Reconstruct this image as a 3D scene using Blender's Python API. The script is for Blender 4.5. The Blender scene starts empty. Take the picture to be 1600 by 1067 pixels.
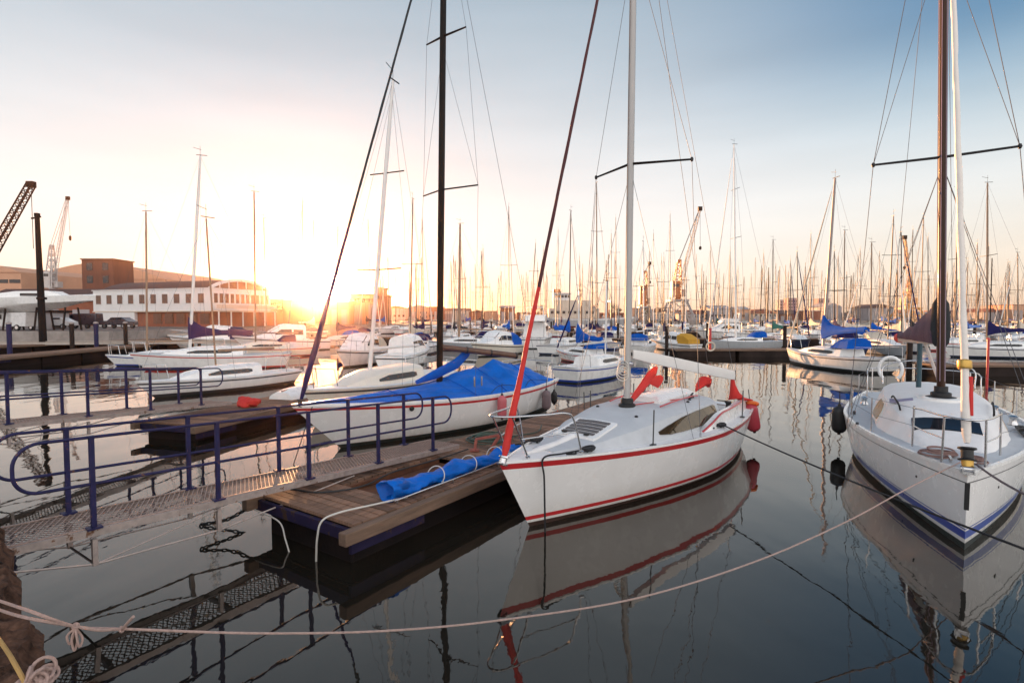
import bpy, bmesh, math, random
from mathutils import Vector, Matrix
R = math.radians
rnd = random.Random(11)
sc = bpy.context.scene
COL = sc.collection

# ------------------------------------------------------------------ camera
F, CH, PITCH = 850.0, 2.9, math.atan(36.5 / 850.0)
cd = bpy.data.cameras.new("camera")
cam = bpy.data.objects.new("camera", cd)
COL.objects.link(cam)
cam.location = (0, 0, CH)
cam.rotation_euler = (R(90) - PITCH, 0, 0)
cd.sensor_width = 36
cd.lens = 36 * F / 1600
cd.clip_start = 0.05
cd.clip_end = 9000
sc.camera = cam


def U(px, py, z=None, Y=None):
    """the place seen at a photo pixel, at height z or at distance Y"""
    a, b = (px - 800) / F, (533.5 - py) / F
    dy = math.cos(PITCH) + b * math.sin(PITCH)
    dz = -math.sin(PITCH) + b * math.cos(PITCH)
    t = (z - CH) / dz if z is not None else Y / dy
    return Vector((a * t, dy * t, CH + dz * t))


# ------------------------------------------------------------------ materials
MATS = {}


def mat(name, col, rough=0.5, metal=0.0, var=0.10, scale=3.0, bump=0.0, bscale=30.0, coat=0.0, island=0.0, stretch=None, rv=0.12, dirt=0.0, spec=None, chips=None, scum=0.0):
    if name in MATS:
        return MATS[name]
    m = bpy.data.materials.new(name)
    m.use_nodes = True
    nt = m.node_tree
    N, L = nt.nodes, nt.links
    p = N["Principled BSDF"]
    tc = N.new("ShaderNodeTexCoord")
    src = tc.outputs["Object"]
    if stretch:
        mp = N.new("ShaderNodeMapping")
        mp.inputs["Scale"].default_value = stretch
        L.new(src, mp.inputs["Vector"])
        src = mp.outputs["Vector"]
    nz = N.new("ShaderNodeTexNoise")
    nz.inputs["Scale"].default_value = scale
    nz.inputs["Detail"].default_value = 6
    nz.inputs["Roughness"].default_value = 0.62
    L.new(src, nz.inputs["Vector"])
    rp = N.new("ShaderNodeValToRGB")
    rp.color_ramp.elements[0].position = 0.3
    rp.color_ramp.elements[1].position = 0.7
    rp.color_ramp.elements[0].color = (*[c * (1 - var) for c in col], 1)
    rp.color_ramp.elements[1].color = (*[min(1, c * (1 + var)) for c in col], 1)
    L.new(nz.outputs["Fac"], rp.inputs["Fac"])
    out = rp.outputs["Color"]
    if island:
        g = N.new("ShaderNodeNewGeometry")
        mr = N.new("ShaderNodeMapRange")
        mr.inputs["To Min"].default_value = 1 - island
        mr.inputs["To Max"].default_value = 1 + island
        L.new(g.outputs["Random Per Island"], mr.inputs["Value"])
        hs = N.new("ShaderNodeHueSaturation")
        L.new(mr.outputs["Result"], hs.inputs["Value"])
        L.new(out, hs.inputs["Color"])
        out = hs.outputs["Color"]
    if dirt:
        n2 = N.new("ShaderNodeTexNoise")
        n2.inputs["Scale"].default_value = 2.2
        n2.inputs["Detail"].default_value = 9
        n2.inputs["Roughness"].default_value = 0.75
        mp2 = N.new("ShaderNodeMapping")
        mp2.inputs["Scale"].default_value = (3.0, 3.0, 0.5)
        L.new(tc.outputs["Object"], mp2.inputs["Vector"])
        L.new(mp2.outputs["Vector"], n2.inputs["Vector"])
        r2 = N.new("ShaderNodeValToRGB")
        r2.color_ramp.elements[0].position = 0.52
        r2.color_ramp.elements[1].position = 0.80
        r2.color_ramp.elements[0].color = (0, 0, 0, 1)
        r2.color_ramp.elements[1].color = (dirt, dirt, dirt, 1)
        L.new(n2.outputs["Fac"], r2.inputs["Fac"])
        mx = N.new("ShaderNodeMix")
        mx.data_type = 'RGBA'
        L.new(r2.outputs["Color"], mx.inputs["Factor"])
        L.new(out, mx.inputs["A"])
        mx.inputs["B"].default_value = (col[0] * .45, col[1] * .40, col[2] * .33, 1)
        out = mx.outputs["Result"]
    if chips:
        n3 = N.new("ShaderNodeTexNoise")
        n3.inputs["Scale"].default_value = chips[1]
        n3.inputs["Detail"].default_value = 8
        n3.inputs["Roughness"].default_value = .7
        L.new(tc.outputs["Object"], n3.inputs["Vector"])
        r3 = N.new("ShaderNodeValToRGB")
        r3.color_ramp.elements[0].position = chips[2]
        r3.color_ramp.elements[1].position = chips[2] + .04
        L.new(n3.outputs["Fac"], r3.inputs["Fac"])
        mx3 = N.new("ShaderNodeMix")
        mx3.data_type = 'RGBA'
        L.new(r3.outputs["Color"], mx3.inputs["Factor"])
        L.new(out, mx3.inputs["A"])
        mx3.inputs["B"].default_value = (*chips[0], 1)
        out = mx3.outputs["Result"]
    if scum:
        sx = N.new("ShaderNodeSeparateXYZ")
        L.new(tc.outputs["Object"], sx.inputs[0])
        mz = N.new("ShaderNodeMapRange")
        mz.inputs["From Min"].default_value = .10
        mz.inputs["From Max"].default_value = .42
        mz.inputs["To Min"].default_value = 1
        mz.inputs["To Max"].default_value = 0
        L.new(sx.outputs["Z"], mz.inputs["Value"])
        n4 = N.new("ShaderNodeTexNoise")
        n4.inputs["Scale"].default_value = 1
        n4.inputs["Detail"].default_value = 8
        n4.inputs["Roughness"].default_value = .72
        mp4 = N.new("ShaderNodeMapping")
        mp4.inputs["Scale"].default_value = (9, 9, 1.6)
        L.new(tc.outputs["Object"], mp4.inputs["Vector"])
        L.new(mp4.outputs["Vector"], n4.inputs["Vector"])
        mu = N.new("ShaderNodeMath")
        mu.operation = 'MULTIPLY'
        L.new(mz.outputs["Result"], mu.inputs[0])
        L.new(n4.outputs["Fac"], mu.inputs[1])
        n5 = N.new("ShaderNodeTexNoise")
        n5.inputs["Scale"].default_value = 1
        n5.inputs["Detail"].default_value = 4
        mp5 = N.new("ShaderNodeMapping")
        mp5.inputs["Scale"].default_value = (26, 26, 1.1)
        L.new(tc.outputs["Object"], mp5.inputs["Vector"])
        L.new(mp5.outputs["Vector"], n5.inputs["Vector"])
        r5 = N.new("ShaderNodeValToRGB")
        r5.color_ramp.elements[0].position = .66
        r5.color_ramp.elements[1].position = .80
        r5.color_ramp.elements[1].color = (.35, .35, .35, 1)
        L.new(n5.outputs["Fac"], r5.inputs["Fac"])
        ad = N.new("ShaderNodeMath")
        ad.operation = 'ADD'
        ad.use_clamp = True
        L.new(mu.outputs[0], ad.inputs[0])
        L.new(r5.outputs["Color"], ad.inputs[1])
        m6 = N.new("ShaderNodeMath")
        m6.operation = 'MULTIPLY'
        L.new(ad.outputs[0], m6.inputs[0])
        m6.inputs[1].default_value = scum
        mx6 = N.new("ShaderNodeMix")
        mx6.data_type = 'RGBA'
        L.new(m6.outputs[0], mx6.inputs["Factor"])
        L.new(out, mx6.inputs["A"])
        mx6.inputs["B"].default_value = (.30, .23, .13, 1)
        out = mx6.outputs["Result"]
    L.new(out, p.inputs["Base Color"])
    if rv:
        mr2 = N.new("ShaderNodeMapRange")
        mr2.inputs["To Min"].default_value = max(0.02, rough - rv)
        mr2.inputs["To Max"].default_value = min(1, rough + rv)
        L.new(nz.outputs["Fac"], mr2.inputs["Value"])
        L.new(mr2.outputs["Result"], p.inputs["Roughness"])
    else:
        p.inputs["Roughness"].default_value = rough
    p.inputs["Metallic"].default_value = metal
    if spec is not None:
        p.inputs["Specular IOR Level"].default_value = spec
    p.inputs["Coat Weight"].default_value = coat
    p.inputs["Coat Roughness"].default_value = 0.08
    if bump:
        nb = N.new("ShaderNodeTexNoise")
        nb.inputs["Scale"].default_value = bscale
        nb.inputs["Detail"].default_value = 5
        L.new(src, nb.inputs["Vector"])
        bp = N.new("ShaderNodeBump")
        bp.inputs["Strength"].default_value = bump
        bp.inputs["Distance"].default_value = 0.02
        L.new(nb.outputs["Fac"], bp.inputs["Height"])
        L.new(bp.outputs["Normal"], p.inputs["Normal"])
    MATS[name] = m
    return m


WHITE = mat("white_gelcoat", (.80, .79, .77), .28, var=.03, coat=.35, dirt=.07)
HULLWHITE = mat("hull_white_gelcoat", (.82, .80, .78), .26, var=.03, coat=.35, dirt=.05, scum=.5)
CREAM = mat("cream_gelcoat", (.74, .68, .58), .32, var=.04, coat=.3, dirt=.3)
GREYHULL = mat("grey_gelcoat", (.42, .44, .46), .3, var=.04, coat=.3, dirt=.3)
NAVYHULL = mat("navy_gelcoat", (.02, .03, .08), .25, var=.1, coat=.4, dirt=.2)
REDHULL = mat("maroon_hull", (.22, .03, .03), .35, var=.1, coat=.3, dirt=.2)
DECKW = mat("deck_white", (.74, .73, .72), .55, var=.05, scale=5, bump=.15, bscale=220, dirt=.12)
DECKG = mat("deck_grey", (.50, .52, .54), .65, var=.06, scale=5, bump=.25, bscale=260, dirt=.12)
REDPAINT = mat("red_paint", (.48, .02, .025), .32, var=.08, coat=.3)
BLUEPAINT = mat("blue_boot_paint", (.015, .05, .30), .32, var=.08, coat=.3)
ANTIFOUL = mat("brown_antifoul", (.045, .022, .016), .6, var=.3, bump=.3)
ANTIDARK = mat("dark_antifoul", (.012, .02, .018), .55, var=.3, bump=.3)
LINEDARK = mat("dark_line", (.03, .03, .035), .5)
TEAK = mat("varnished_wood", (.22, .085, .03), .3, var=.3, scale=4, stretch=(1, 8, 8), coat=.4)
ALU = mat("mast_alloy", (.62, .62, .62), .38, metal=.55, var=.05)
WHITEALU = mat("white_mast_paint", (.74, .72, .69), .35, var=.04, coat=.2)
BROWNMAST = mat("brown_mast_varnish", (.040, .015, .007), .4, var=.25, spec=.2, stretch=(6, 6, .5), coat=.1)
DARKMAST = mat("dark_mast", (.010, .007, .006), .5, var=.3, spec=.12)
STEEL = mat("stainless_steel", (.55, .55, .56), .22, metal=1.0, var=.04)
WIRE = mat("rigging_wire", (.10, .10, .11), .6, spec=.2)
GREYMAST = mat("grey_anodised_mast", (.40, .385, .37), .45, var=.05)
DOCKINDIGO = mat("dark_indigo_dock_paint", (.016, .012, .042), .65, var=.35, spec=.2, chips=((.05, .028, .02), 6, .56))
BLACK = mat("black_rubber", (.012, .012, .013), .55, var=.3)
BLACKROPE = mat("black_rope", (.014, .014, .017), .8, bump=.6, bscale=160)
PINKROPE = mat("pale_pink_rope", (.52, .36, .31), .85, var=.2, scale=60, bump=.8, bscale=220)
WHITEROPE = mat("white_hose", (.58, .55, .50), .6)
GREENROPE = mat("green_hose", (.04, .07, .05), .6, var=.3)
REDSAIL_BACKLIT = mat("red_sail_backlit_shade", (.065, .009, .010), .7, var=.3, scale=6, bump=.5, bscale=30)  # red sail cloth with its backlit shade painted into the colour
FARMAST = mat("dull_far_mast", (.15, .115, .09), .5, var=.15)
FARTAN = mat("tan_far_mast", (.30, .19, .12), .5, var=.15)
REDCLOTH = mat("red_canvas", (.55, .025, .02), .75, var=.15, bump=.5, bscale=25)
BLUECLOTH = mat("blue_canvas", (.002, .085, .42), .8, spec=.12, var=.16, scale=2.5, bump=.5, bscale=7)
BLUETARP = mat("bright_blue_tarpaulin", (.001, .12, .52), .5, spec=.2, var=.22, scale=2.2, bump=.75, bscale=9, dirt=.25)
NAVYCLOTH = mat("navy_canvas", (.014, .014, .075), .8, spec=.1, var=.2, bump=.4, bscale=18)
PURPLECLOTH = mat("faded_purple_canvas", (.085, .045, .075), .8, var=.35, scale=2.5, stretch=(6, 6, .7), bump=.5, bscale=12)
BLACKCLOTH = mat("black_canvas", (.015, .018, .022), .75, var=.2, bump=.4, bscale=18)
GREENCLOTH = mat("green_canvas", (.02, .13, .10), .75, var=.2, bump=.4, bscale=18)
CREAMCLOTH = mat("cream_canvas", (.58, .50, .40), .75, var=.12, bump=.4, bscale=18)
SAILCLOTH = mat("rolled_white_sail", (.76, .70, .64), .7, var=.05, bump=.4, bscale=30)
WINDOW = mat("dark_window_glass", (.012, .014, .018), .06, var=.2, rv=.03)
WINBRONZE = mat("bronze_window_glass", (.10, .07, .04), .03, metal=.6, var=.3, rv=.015)
TANGLASS = mat("tan_blind_glass", (.45, .30, .16), .2, var=.1)
REDFENDER = mat("red_fender", (.42, .04, .06), .4, var=.12)
PINKFENDER = mat("faded_red_fender", (.50, .11, .13), .45, var=.14)
ORANGE = mat("orange_plastic", (.75, .16, .03), .45)
YELLOW = mat("yellow_canvas", (.50, .26, .02), .7)
BRASS = mat("brass_fitting", (.52, .32, .08), .35, metal=.7)
PLANK = mat("weathered_planks", (.21, .115, .072), .85, var=.42, scale=2.5, stretch=(1.2, 14, 6), bump=.7, bscale=18, island=.42)
TIMBER = mat("old_timber", (.17, .105, .07), .8, var=.32, scale=2, stretch=(1.2, 10, 10), bump=.6, bscale=14)
RUSTBED = mat("rusty_recess", (.12, .045, .02), .85, var=.45, scale=4, bump=.5, bscale=20)
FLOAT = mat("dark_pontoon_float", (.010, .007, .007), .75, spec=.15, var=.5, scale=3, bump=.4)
INDIGO = mat("indigo_steel_paint", (.017, .016, .066), .55, spec=.25, chips=((.14, .06, .035), 9, .60), var=.25, scale=9)
GALV = mat("galvanised_steel", (.40, .33, .30), .5, metal=.4, chips=((.16, .075, .04), 7, .60), var=.22, scale=14)
GRATE = mat("rusty_grating", (.33, .23, .19), .6, metal=.3, var=.3, scale=20)
RUSTRED = mat("rusty_red_iron", (.27, .07, .05), .7, var=.3, scale=15)
STONE = mat("quay_stone", (.085, .045, .03), .95, var=.85, scale=9, bump=1.0, bscale=26, spec=.15)
CONCRETE = mat("quay_concrete", (.30, .26, .235), .85, var=.25, scale=1.2, bump=.4, bscale=5)
EARTH = mat("shore_ground", (.16, .12, .10), .95, var=.3, scale=.2)
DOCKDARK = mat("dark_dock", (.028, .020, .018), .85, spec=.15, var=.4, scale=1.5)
WALLWHITE = mat("white_render", (.74, .72, .70), .8, var=.06, scale=.6)
WALLCREAM = mat("cream_render", (.62, .52, .42), .8, var=.1, scale=.5)
WALLBRICK = mat("red_brown_brick", (.28, .095, .055), .85, var=.2, scale=.8)
WALLBROWN = mat("brown_cladding", (.17, .065, .04), .8, var=.2, scale=.3, stretch=(3, 3, .4))
WALLORANGE = mat("pale_orange_cladding", (.60, .33, .21), .8, var=.08, scale=.25)
WALLGREY = mat("grey_cladding", (.36, .33, .33), .8, var=.12, scale=.3)
WALLPINK = mat("pink_tower_render", (.42, .26, .25), .85, var=.08, scale=.2)
ROOFBROWN = mat("brown_roof_sheet", (.10, .045, .032), .7, var=.2, scale=.8)
CRANEORANGE = mat("orange_crane_paint", (.50, .15, .04), .55, var=.3, scale=1.0)
CRANEGREY = mat("grey_crane_paint", (.34, .31, .30), .6, var=.25, scale=1.0)
CRANEBLACK = mat("black_crane_paint", (.012, .010, .010), .7, spec=.12)
CRANEYELLOW = mat("amber_crane_paint", (.60, .27, .05), .55, var=.2, scale=1.0)
CARDARK = mat("dark_car_paint", (.03, .02, .03), .3, coat=.5)
CARLIGHT = mat("pale_car_paint", (.55, .53, .52), .3, coat=.5)
LEAF = mat("tree_leaves", (.06, .085, .03), .8, var=.4, scale=1.5, island=.3)
BARK = mat("tree_bark", (.10, .07, .05), .9)


# ------------------------------------------------------------------ mesh builder
class MB:
    def __init__(s):
        s.v, s.f, s.m = [], [], []

    def add(s, vs, fs, mi=0):
        o = len(s.v)
        s.v += [Vector(v) for v in vs]
        for f in fs:
            s.f.append([o + i for i in f])
            s.m.append(mi)

    def box(s, c, d, rot=None, mi=0):
        c = Vector(c)
        h = Vector(d) / 2
        vs = []
        for x in (-1, 1):
            for y in (-1, 1):
                for z in (-1, 1):
                    p = Vector((x * h.x, y * h.y, z * h.z))
                    if rot:
                        p = rot @ p
                    vs.append(c + p)
        s.add(vs, [(0, 1, 3, 2), (4, 6, 7, 5), (0, 4, 5, 1), (2, 3, 7, 6), (0, 2, 6, 4), (1, 5, 7, 3)], mi)

    def beam(s, a, b, w, h, mi=0):
        a, b = Vector(a), Vector(b)
        d = (b - a)
        n = d.normalized()
        up = Vector((0, 0, 1)) if abs(n.z) < .95 else Vector((1, 0, 0))
        sx = n.cross(up).normalized() * w / 2
        sy = sx.cross(n).normalized() * h / 2
        vs = [a - sx - sy, a + sx - sy, a + sx + sy, a - sx + sy, b - sx - sy, b + sx - sy, b + sx + sy, b - sx + sy]
        s.add(vs, [(0, 3, 2, 1), (4, 5, 6, 7), (0, 1, 5, 4), (1, 2, 6, 5), (2, 3, 7, 6), (3, 0, 4, 7)], mi)

    def tube(s, pts, r, n=8, mi=0, cap=True):
        pts = [Vector(p) for p in pts]
        k = len(pts)
        rs = r if isinstance(r, (list, tuple)) else [r] * k
        t0 = (pts[1] - pts[0]).normalized()
        u = t0.cross(Vector((0, 0, 1)) if abs(t0.z) < .9 else Vector((1, 0, 0))).normalized()
        rings = []
        for i in range(k):
            if i == 0:
                t = t0
            elif i == k - 1:
                t = (pts[i] - pts[i - 1]).normalized()
            else:
                t = ((pts[i + 1] - pts[i]).normalized() + (pts[i] - pts[i - 1]).normalized())
                t = t.normalized() if t.length > 1e-6 else (pts[i] - pts[i - 1]).normalized()
            u = (u - t * u.dot(t))
            u = u.normalized() if u.length > 1e-6 else t.orthogonal().normalized()
            w = t.cross(u)
            rings.append([pts[i] + (u * math.cos(2 * math.pi * j / n) + w * math.sin(2 * math.pi * j / n)) * rs[i] for j in range(n)])
        s.loft(rings, True, cap, mi)

    def loft(s, rings, closed=True, cap=True, mi=0):
        n = len(rings[0])
        vs = [p for r in rings for p in r]
        fs = []
        for i in range(len(rings) - 1):
            for j in range(n if closed else n - 1):
                a, b = i * n + j, i * n + (j + 1) % n
                fs.append((a, b, b + n, a + n))
        if cap:
            fs.append(tuple(range(n - 1, -1, -1)))
            fs.append(tuple(range((len(rings) - 1) * n, len(rings) * n)))
        s.add(vs, fs, mi)

    def lathe(s, prof, n=16, o=(0, 0, 0), axis=(0, 0, 1), mi=0):
        ax = Vector(axis).normalized()
        u = ax.orthogonal().normalized()
        w = ax.cross(u)
        o = Vector(o)
        s.loft([[o + ax * z + (u * math.cos(2 * math.pi * j / n) + w * math.sin(2 * math.pi * j / n)) * max(r, 1e-4) for j in range(n)] for r, z in prof], True, True, mi)

    def torus(s, c, rad, r, axis=(0, 0, 1), n=28, m=8, mi=0):
        ax = Vector(axis).normalized()
        u = ax.orthogonal().normalized()
        w = ax.cross(u)
        c = Vector(c)
        vs, fs = [], []
        for i in range(n):
            d = u * math.cos(2 * math.pi * i / n) + w * math.sin(2 * math.pi * i / n)
            for j in range(m):
                a = 2 * math.pi * j / m
                vs.append(c + d * (rad + r * math.cos(a)) + ax * r * math.sin(a))
        for i in range(n):
            for j in range(m):
                fs.append((i * m + j, ((i + 1) % n) * m + j, ((i + 1) % n) * m + (j + 1) % m, i * m + (j + 1) % m))
        s.add(vs, fs, mi)

    def prism(s, poly, z0, z1, mi=0):
        n = len(poly)
        vs = [(p[0], p[1], z0) for p in poly] + [(p[0], p[1], z1) for p in poly]
        fs = [tuple(range(n - 1, -1, -1)), tuple(range(n, 2 * n))] + [(i, (i + 1) % n, n + (i + 1) % n, n + i) for i in range(n)]
        s.add(vs, fs, mi)

    def slab(s, quad, d, mi=0):
        """a quad given thickness along -d"""
        q = [Vector(p) for p in quad]
        n = len(q)
        d = Vector(d)
        s.add(q + [p - d for p in q], [tuple(range(n)), tuple(range(2 * n - 1, n - 1, -1))] + [(i, n + i, n + (i + 1) % n, (i + 1) % n) for i in range(n)], mi)

    def build(s, name, mats, parent=None, smooth=38, bevel=0):
        me = bpy.data.meshes.new(name)
        if not isinstance(mats, (list, tuple)):
            mats = [mats]
        me.from_pydata([tuple(v) for v in s.v], [], s.f)
        for m in mats:
            me.materials.append(m)
        for p, i in zip(me.polygons, s.m):
            p.material_index = i
        bm = bmesh.new()
        bm.from_mesh(me)
        bmesh.ops.remove_doubles(bm, verts=bm.verts, dist=1e-5)
        bmesh.ops.recalc_face_normals(bm, faces=bm.faces)
        bm.to_mesh(me)
        bm.free()
        if smooth:
            for p in me.polygons:
                p.use_smooth = True
            me.set_sharp_from_angle(angle=R(smooth))
        o = bpy.data.objects.new(name, me)
        COL.objects.link(o)
        if parent:
            o.parent = parent
        if bevel:
            b = o.modifiers.new("bevel", 'BEVEL')
            b.width = bevel
            b.segments = 2
            b.limit_method = 'ANGLE'
        return o


def tag(o, label, cat, group=None, kind=None):
    if label:
        o["label"] = label
    if cat:
        o["category"] = cat
    if group:
        o["group"] = group
    if kind:
        o["kind"] = kind
    return o


def thing(name, label, cat, loc=(0, 0, 0), rz=0.0, group=None):
    o = bpy.data.objects.new(name, None)
    COL.objects.link(o)
    o.location = loc
    o.rotation_euler = (0, 0, rz)
    o.empty_display_size = .2
    return tag(o, label, cat, group)


def one(name, fill, mats, label, cat, group=None, smooth=38, bevel=0):
    """a thing that is one mesh; its origin is moved to its base"""
    b = MB()
    fill(b)
    c = Vector((sum(v.x for v in b.v) / len(b.v), sum(v.y for v in b.v) / len(b.v), min(v.z for v in b.v)))
    b.v = [v - c for v in b.v]
    o = b.build(name, mats, None, smooth, bevel)
    o.location = c
    return tag(o, label, cat, group)


def part(name, fill, mats, parent, smooth=38, bevel=0, label=None):
    b = MB()
    fill(b)
    o = b.build(name, mats, parent, smooth, bevel)
    if label:
        o["label"] = label
    return o


def parts(name, fills, mats, parent, smooth=38, bevel=0):
    return [part(name, f, mats, parent, smooth, bevel) for f in fills]


def catenary(a, b, sag, n=24, wob=0):
    a, b = Vector(a), Vector(b)
    out = []
    for i in range(n + 1):
        t = i / n
        p = a.lerp(b, t)
        p.z -= sag * 4 * t * (1 - t)
        if wob:
            p += Vector((rnd.uniform(-wob, wob), rnd.uniform(-wob, wob), rnd.uniform(-wob, wob)))
        out.append(p)
    return out


def bez(pts, n=10):
    """smooth curve through points (Catmull-Rom)"""
    P = [Vector(p) for p in pts]
    P = [P[0] * 2 - P[1]] + P + [P[-1] * 2 - P[-2]]
    out = []
    for i in range(1, len(P) - 2):
        for k in range(n):
            t = k / n
            a, b, c, d = P[i - 1], P[i], P[i + 1], P[i + 2]
            out.append(.5 * ((2 * b) + (c - a) * t + (2 * a - 5 * b + 4 * c - d) * t * t + (3 * b - a - 3 * c + d) * t ** 3))
    out.append(P[-2])
    return out


# ------------------------------------------------------------------ boats
class Hull:
    """local frame: bow at the origin, +x aft, +y starboard, z up from the water"""

    def __init__(s, L, B, fb, ob=.5, os_=.1, tr=.7, tm=.58, pd=1.95, pw=1.55, wl=.84):
        s.L, s.B, s.fb, s.ob, s.os, s.tr, s.tm, s.pd, s.pw, s.wl = L, B, fb, ob, os_, tr, tm, pd, pw, wl

    def sheer(s, t):
        a, b, c = s.fb
        m = .58
        return a * (t - m) * (t - 1) / m + b * t * (t - 1) / (m * (m - 1)) + c * t * (t - m) / (1 - m)

    def shp(s, t, p, tr):
        if t < s.tm:
            return 1 - (1 - t / s.tm) ** p
        return 1 - (1 - tr) * ((t - s.tm) / (1 - s.tm)) ** 2

    def half(s, t, z):
        k = min(1, max(0, z / s.sheer(t))) ** .75
        fw = s.shp(t, s.pw, s.tr * .82) * s.wl
        fd = s.shp(t, s.pd, s.tr)
        f = fw + (fd - fw) * k
        if z < 0:
            f *= max(.15, 1 + z * 1.1)
        return s.B / 2 * f

    def x(s, t, z):
        xs = s.ob * (1 - z / s.fb[0])
        xe = s.L - s.os * (1 - z / s.fb[2])
        return xs + t * (xe - xs)

    def p(s, t, z, side):
        return Vector((s.x(t, z), side * s.half(t, z), z))

    def tx(s, x):
        return min(1, max(0, x / s.L))

    def deck(s, x, y=0, up=0):
        t = s.tx(x)
        hb = max(.05, s.half(t, s.sheer(t)))
        return Vector((x, y, s.sheer(t) + .05 * s.B / 2.6 * (1 - min(1, abs(y) / hb) ** 2) + up))

    def build_hull(s, parent, rows, mats, nt=26, name="hull"):
        """rows: (kind, value, material below); kind 's' = below the sheer, 'a' = height above water"""
        b = MB()
        ts = [(i / nt) ** 1.25 for i in range(nt + 1)]

        def zrow(r, t):
            return s.sheer(t) - r[1] if r[0] == 's' else r[1]
        R2 = []
        for i, r in enumerate(rows):
            R2.append((r, None, 0))
            if i + 1 < len(rows) and rows[i + 1][0] == 'a' and r[0] == 's':
                for k in (1, 2, 3, 4, 5):
                    R2.append((r, rows[i + 1], k / 6))
        for side in (-1, 1):
            grid = []
            for t in ts:
                col = []
                for r, r2, k in R2:
                    z = zrow(r, t)
                    if r2:
                        z = z + (zrow(r2, t) - z) * k
                    col.append(s.p(t, z, side))
                grid.append(col)
            n = len(R2)
            for i in range(nt):
                for j in range(n - 1):
                    q = [grid[i][j], grid[i + 1][j], grid[i + 1][j + 1], grid[i][j + 1]]
                    b.add(q, [(0, 1, 2, 3)], R2[j][0][2])
            if side == -1:
                prt = grid[-1]
            else:
                for j in range(n - 1):
                    b.add([prt[j], grid[-1][j], grid[-1][j + 1], prt[j + 1]], [(0, 1, 2, 3)], R2[j][0][2])
        return b.build(name, mats, parent, 40)

    def build_deck(s, parent, m, well=None, nt=24, floor=None):
        b = MB()
        ts = [(i / nt) ** 1.15 for i in range(nt + 1)]
        if well:
            ts = sorted(set([t for t in ts if abs(t - well[0]) > .015 and abs(t - well[1]) > .015] + [well[0], well[1]]))
        grid = []
        for t in ts:
            hb = s.half(t, s.sheer(t)) - .004
            w = min(well[2] if well else .5, .72 * hb)
            ys = [-hb, -w, -w / 2, 0, w / 2, w, hb]
            grid.append([Vector((s.x(t, s.sheer(t)), y, s.sheer(t) - .006 + .05 * s.B / 2.6 * (1 - (abs(y) / max(hb, .01)) ** 2))) for y in ys])
        wl = []
        for i in range(len(ts) - 1):
            for j in range(6):
                tmid = (ts[i] + ts[i + 1]) / 2
                if well and well[0] < tmid < well[1] and 1 <= j <= 4:
                    continue
                b.add([grid[i][j], grid[i + 1][j], grid[i + 1][j + 1], grid[i][j + 1]], [(0, 1, 2, 3)])
        if well:
            k = [i for i, t in enumerate(ts) if well[0] <= t <= well[1]]
            dz = Vector((0, 0, -.38))
            for i, j in zip(k[:-1], k[1:]):
                for c in (1, 5):
                    b.add([grid[i][c], grid[j][c], grid[j][c] + dz, grid[i][c] + dz], [(0, 1, 2, 3)])
                b.add([grid[i][1] + dz, grid[j][1] + dz, grid[j][5] + dz, grid[i][5] + dz], [(0, 1, 2, 3)])
            for i in (k[0], k[-1]):
                b.add([grid[i][1], grid[i][5], grid[i][5] + dz, grid[i][1] + dz], [(0, 1, 2, 3)])
        return b.build("deck", m, parent, 30)

    def rail(s, parent, name, m, w=.035, h=.03, t0=0.0, t1=1.0, n=30, up=.0, inset=.012, side=(-1, 1)):
        """toe rail along the sheer"""
        b = MB()
        for sd in side:
            rings = []
            for i in range(n + 1):
                t = t0 + (t1 - t0) * (i / n) ** 1.15
                z = s.sheer(t)
                hb = s.half(t, z)
                xx = s.x(t, z)
                yo, yi = hb + .006, max(0.0, hb - w)
                rings.append([Vector((xx, sd * yo, z - .01 + up)), Vector((xx, sd * yo, z + h + up)), Vector((xx, sd * yi, z + h + up)), Vector((xx, sd * yi, z - .01 + up))])
            b.loft(rings, True, True)
        return b.build(name, m, parent, 50)


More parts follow.
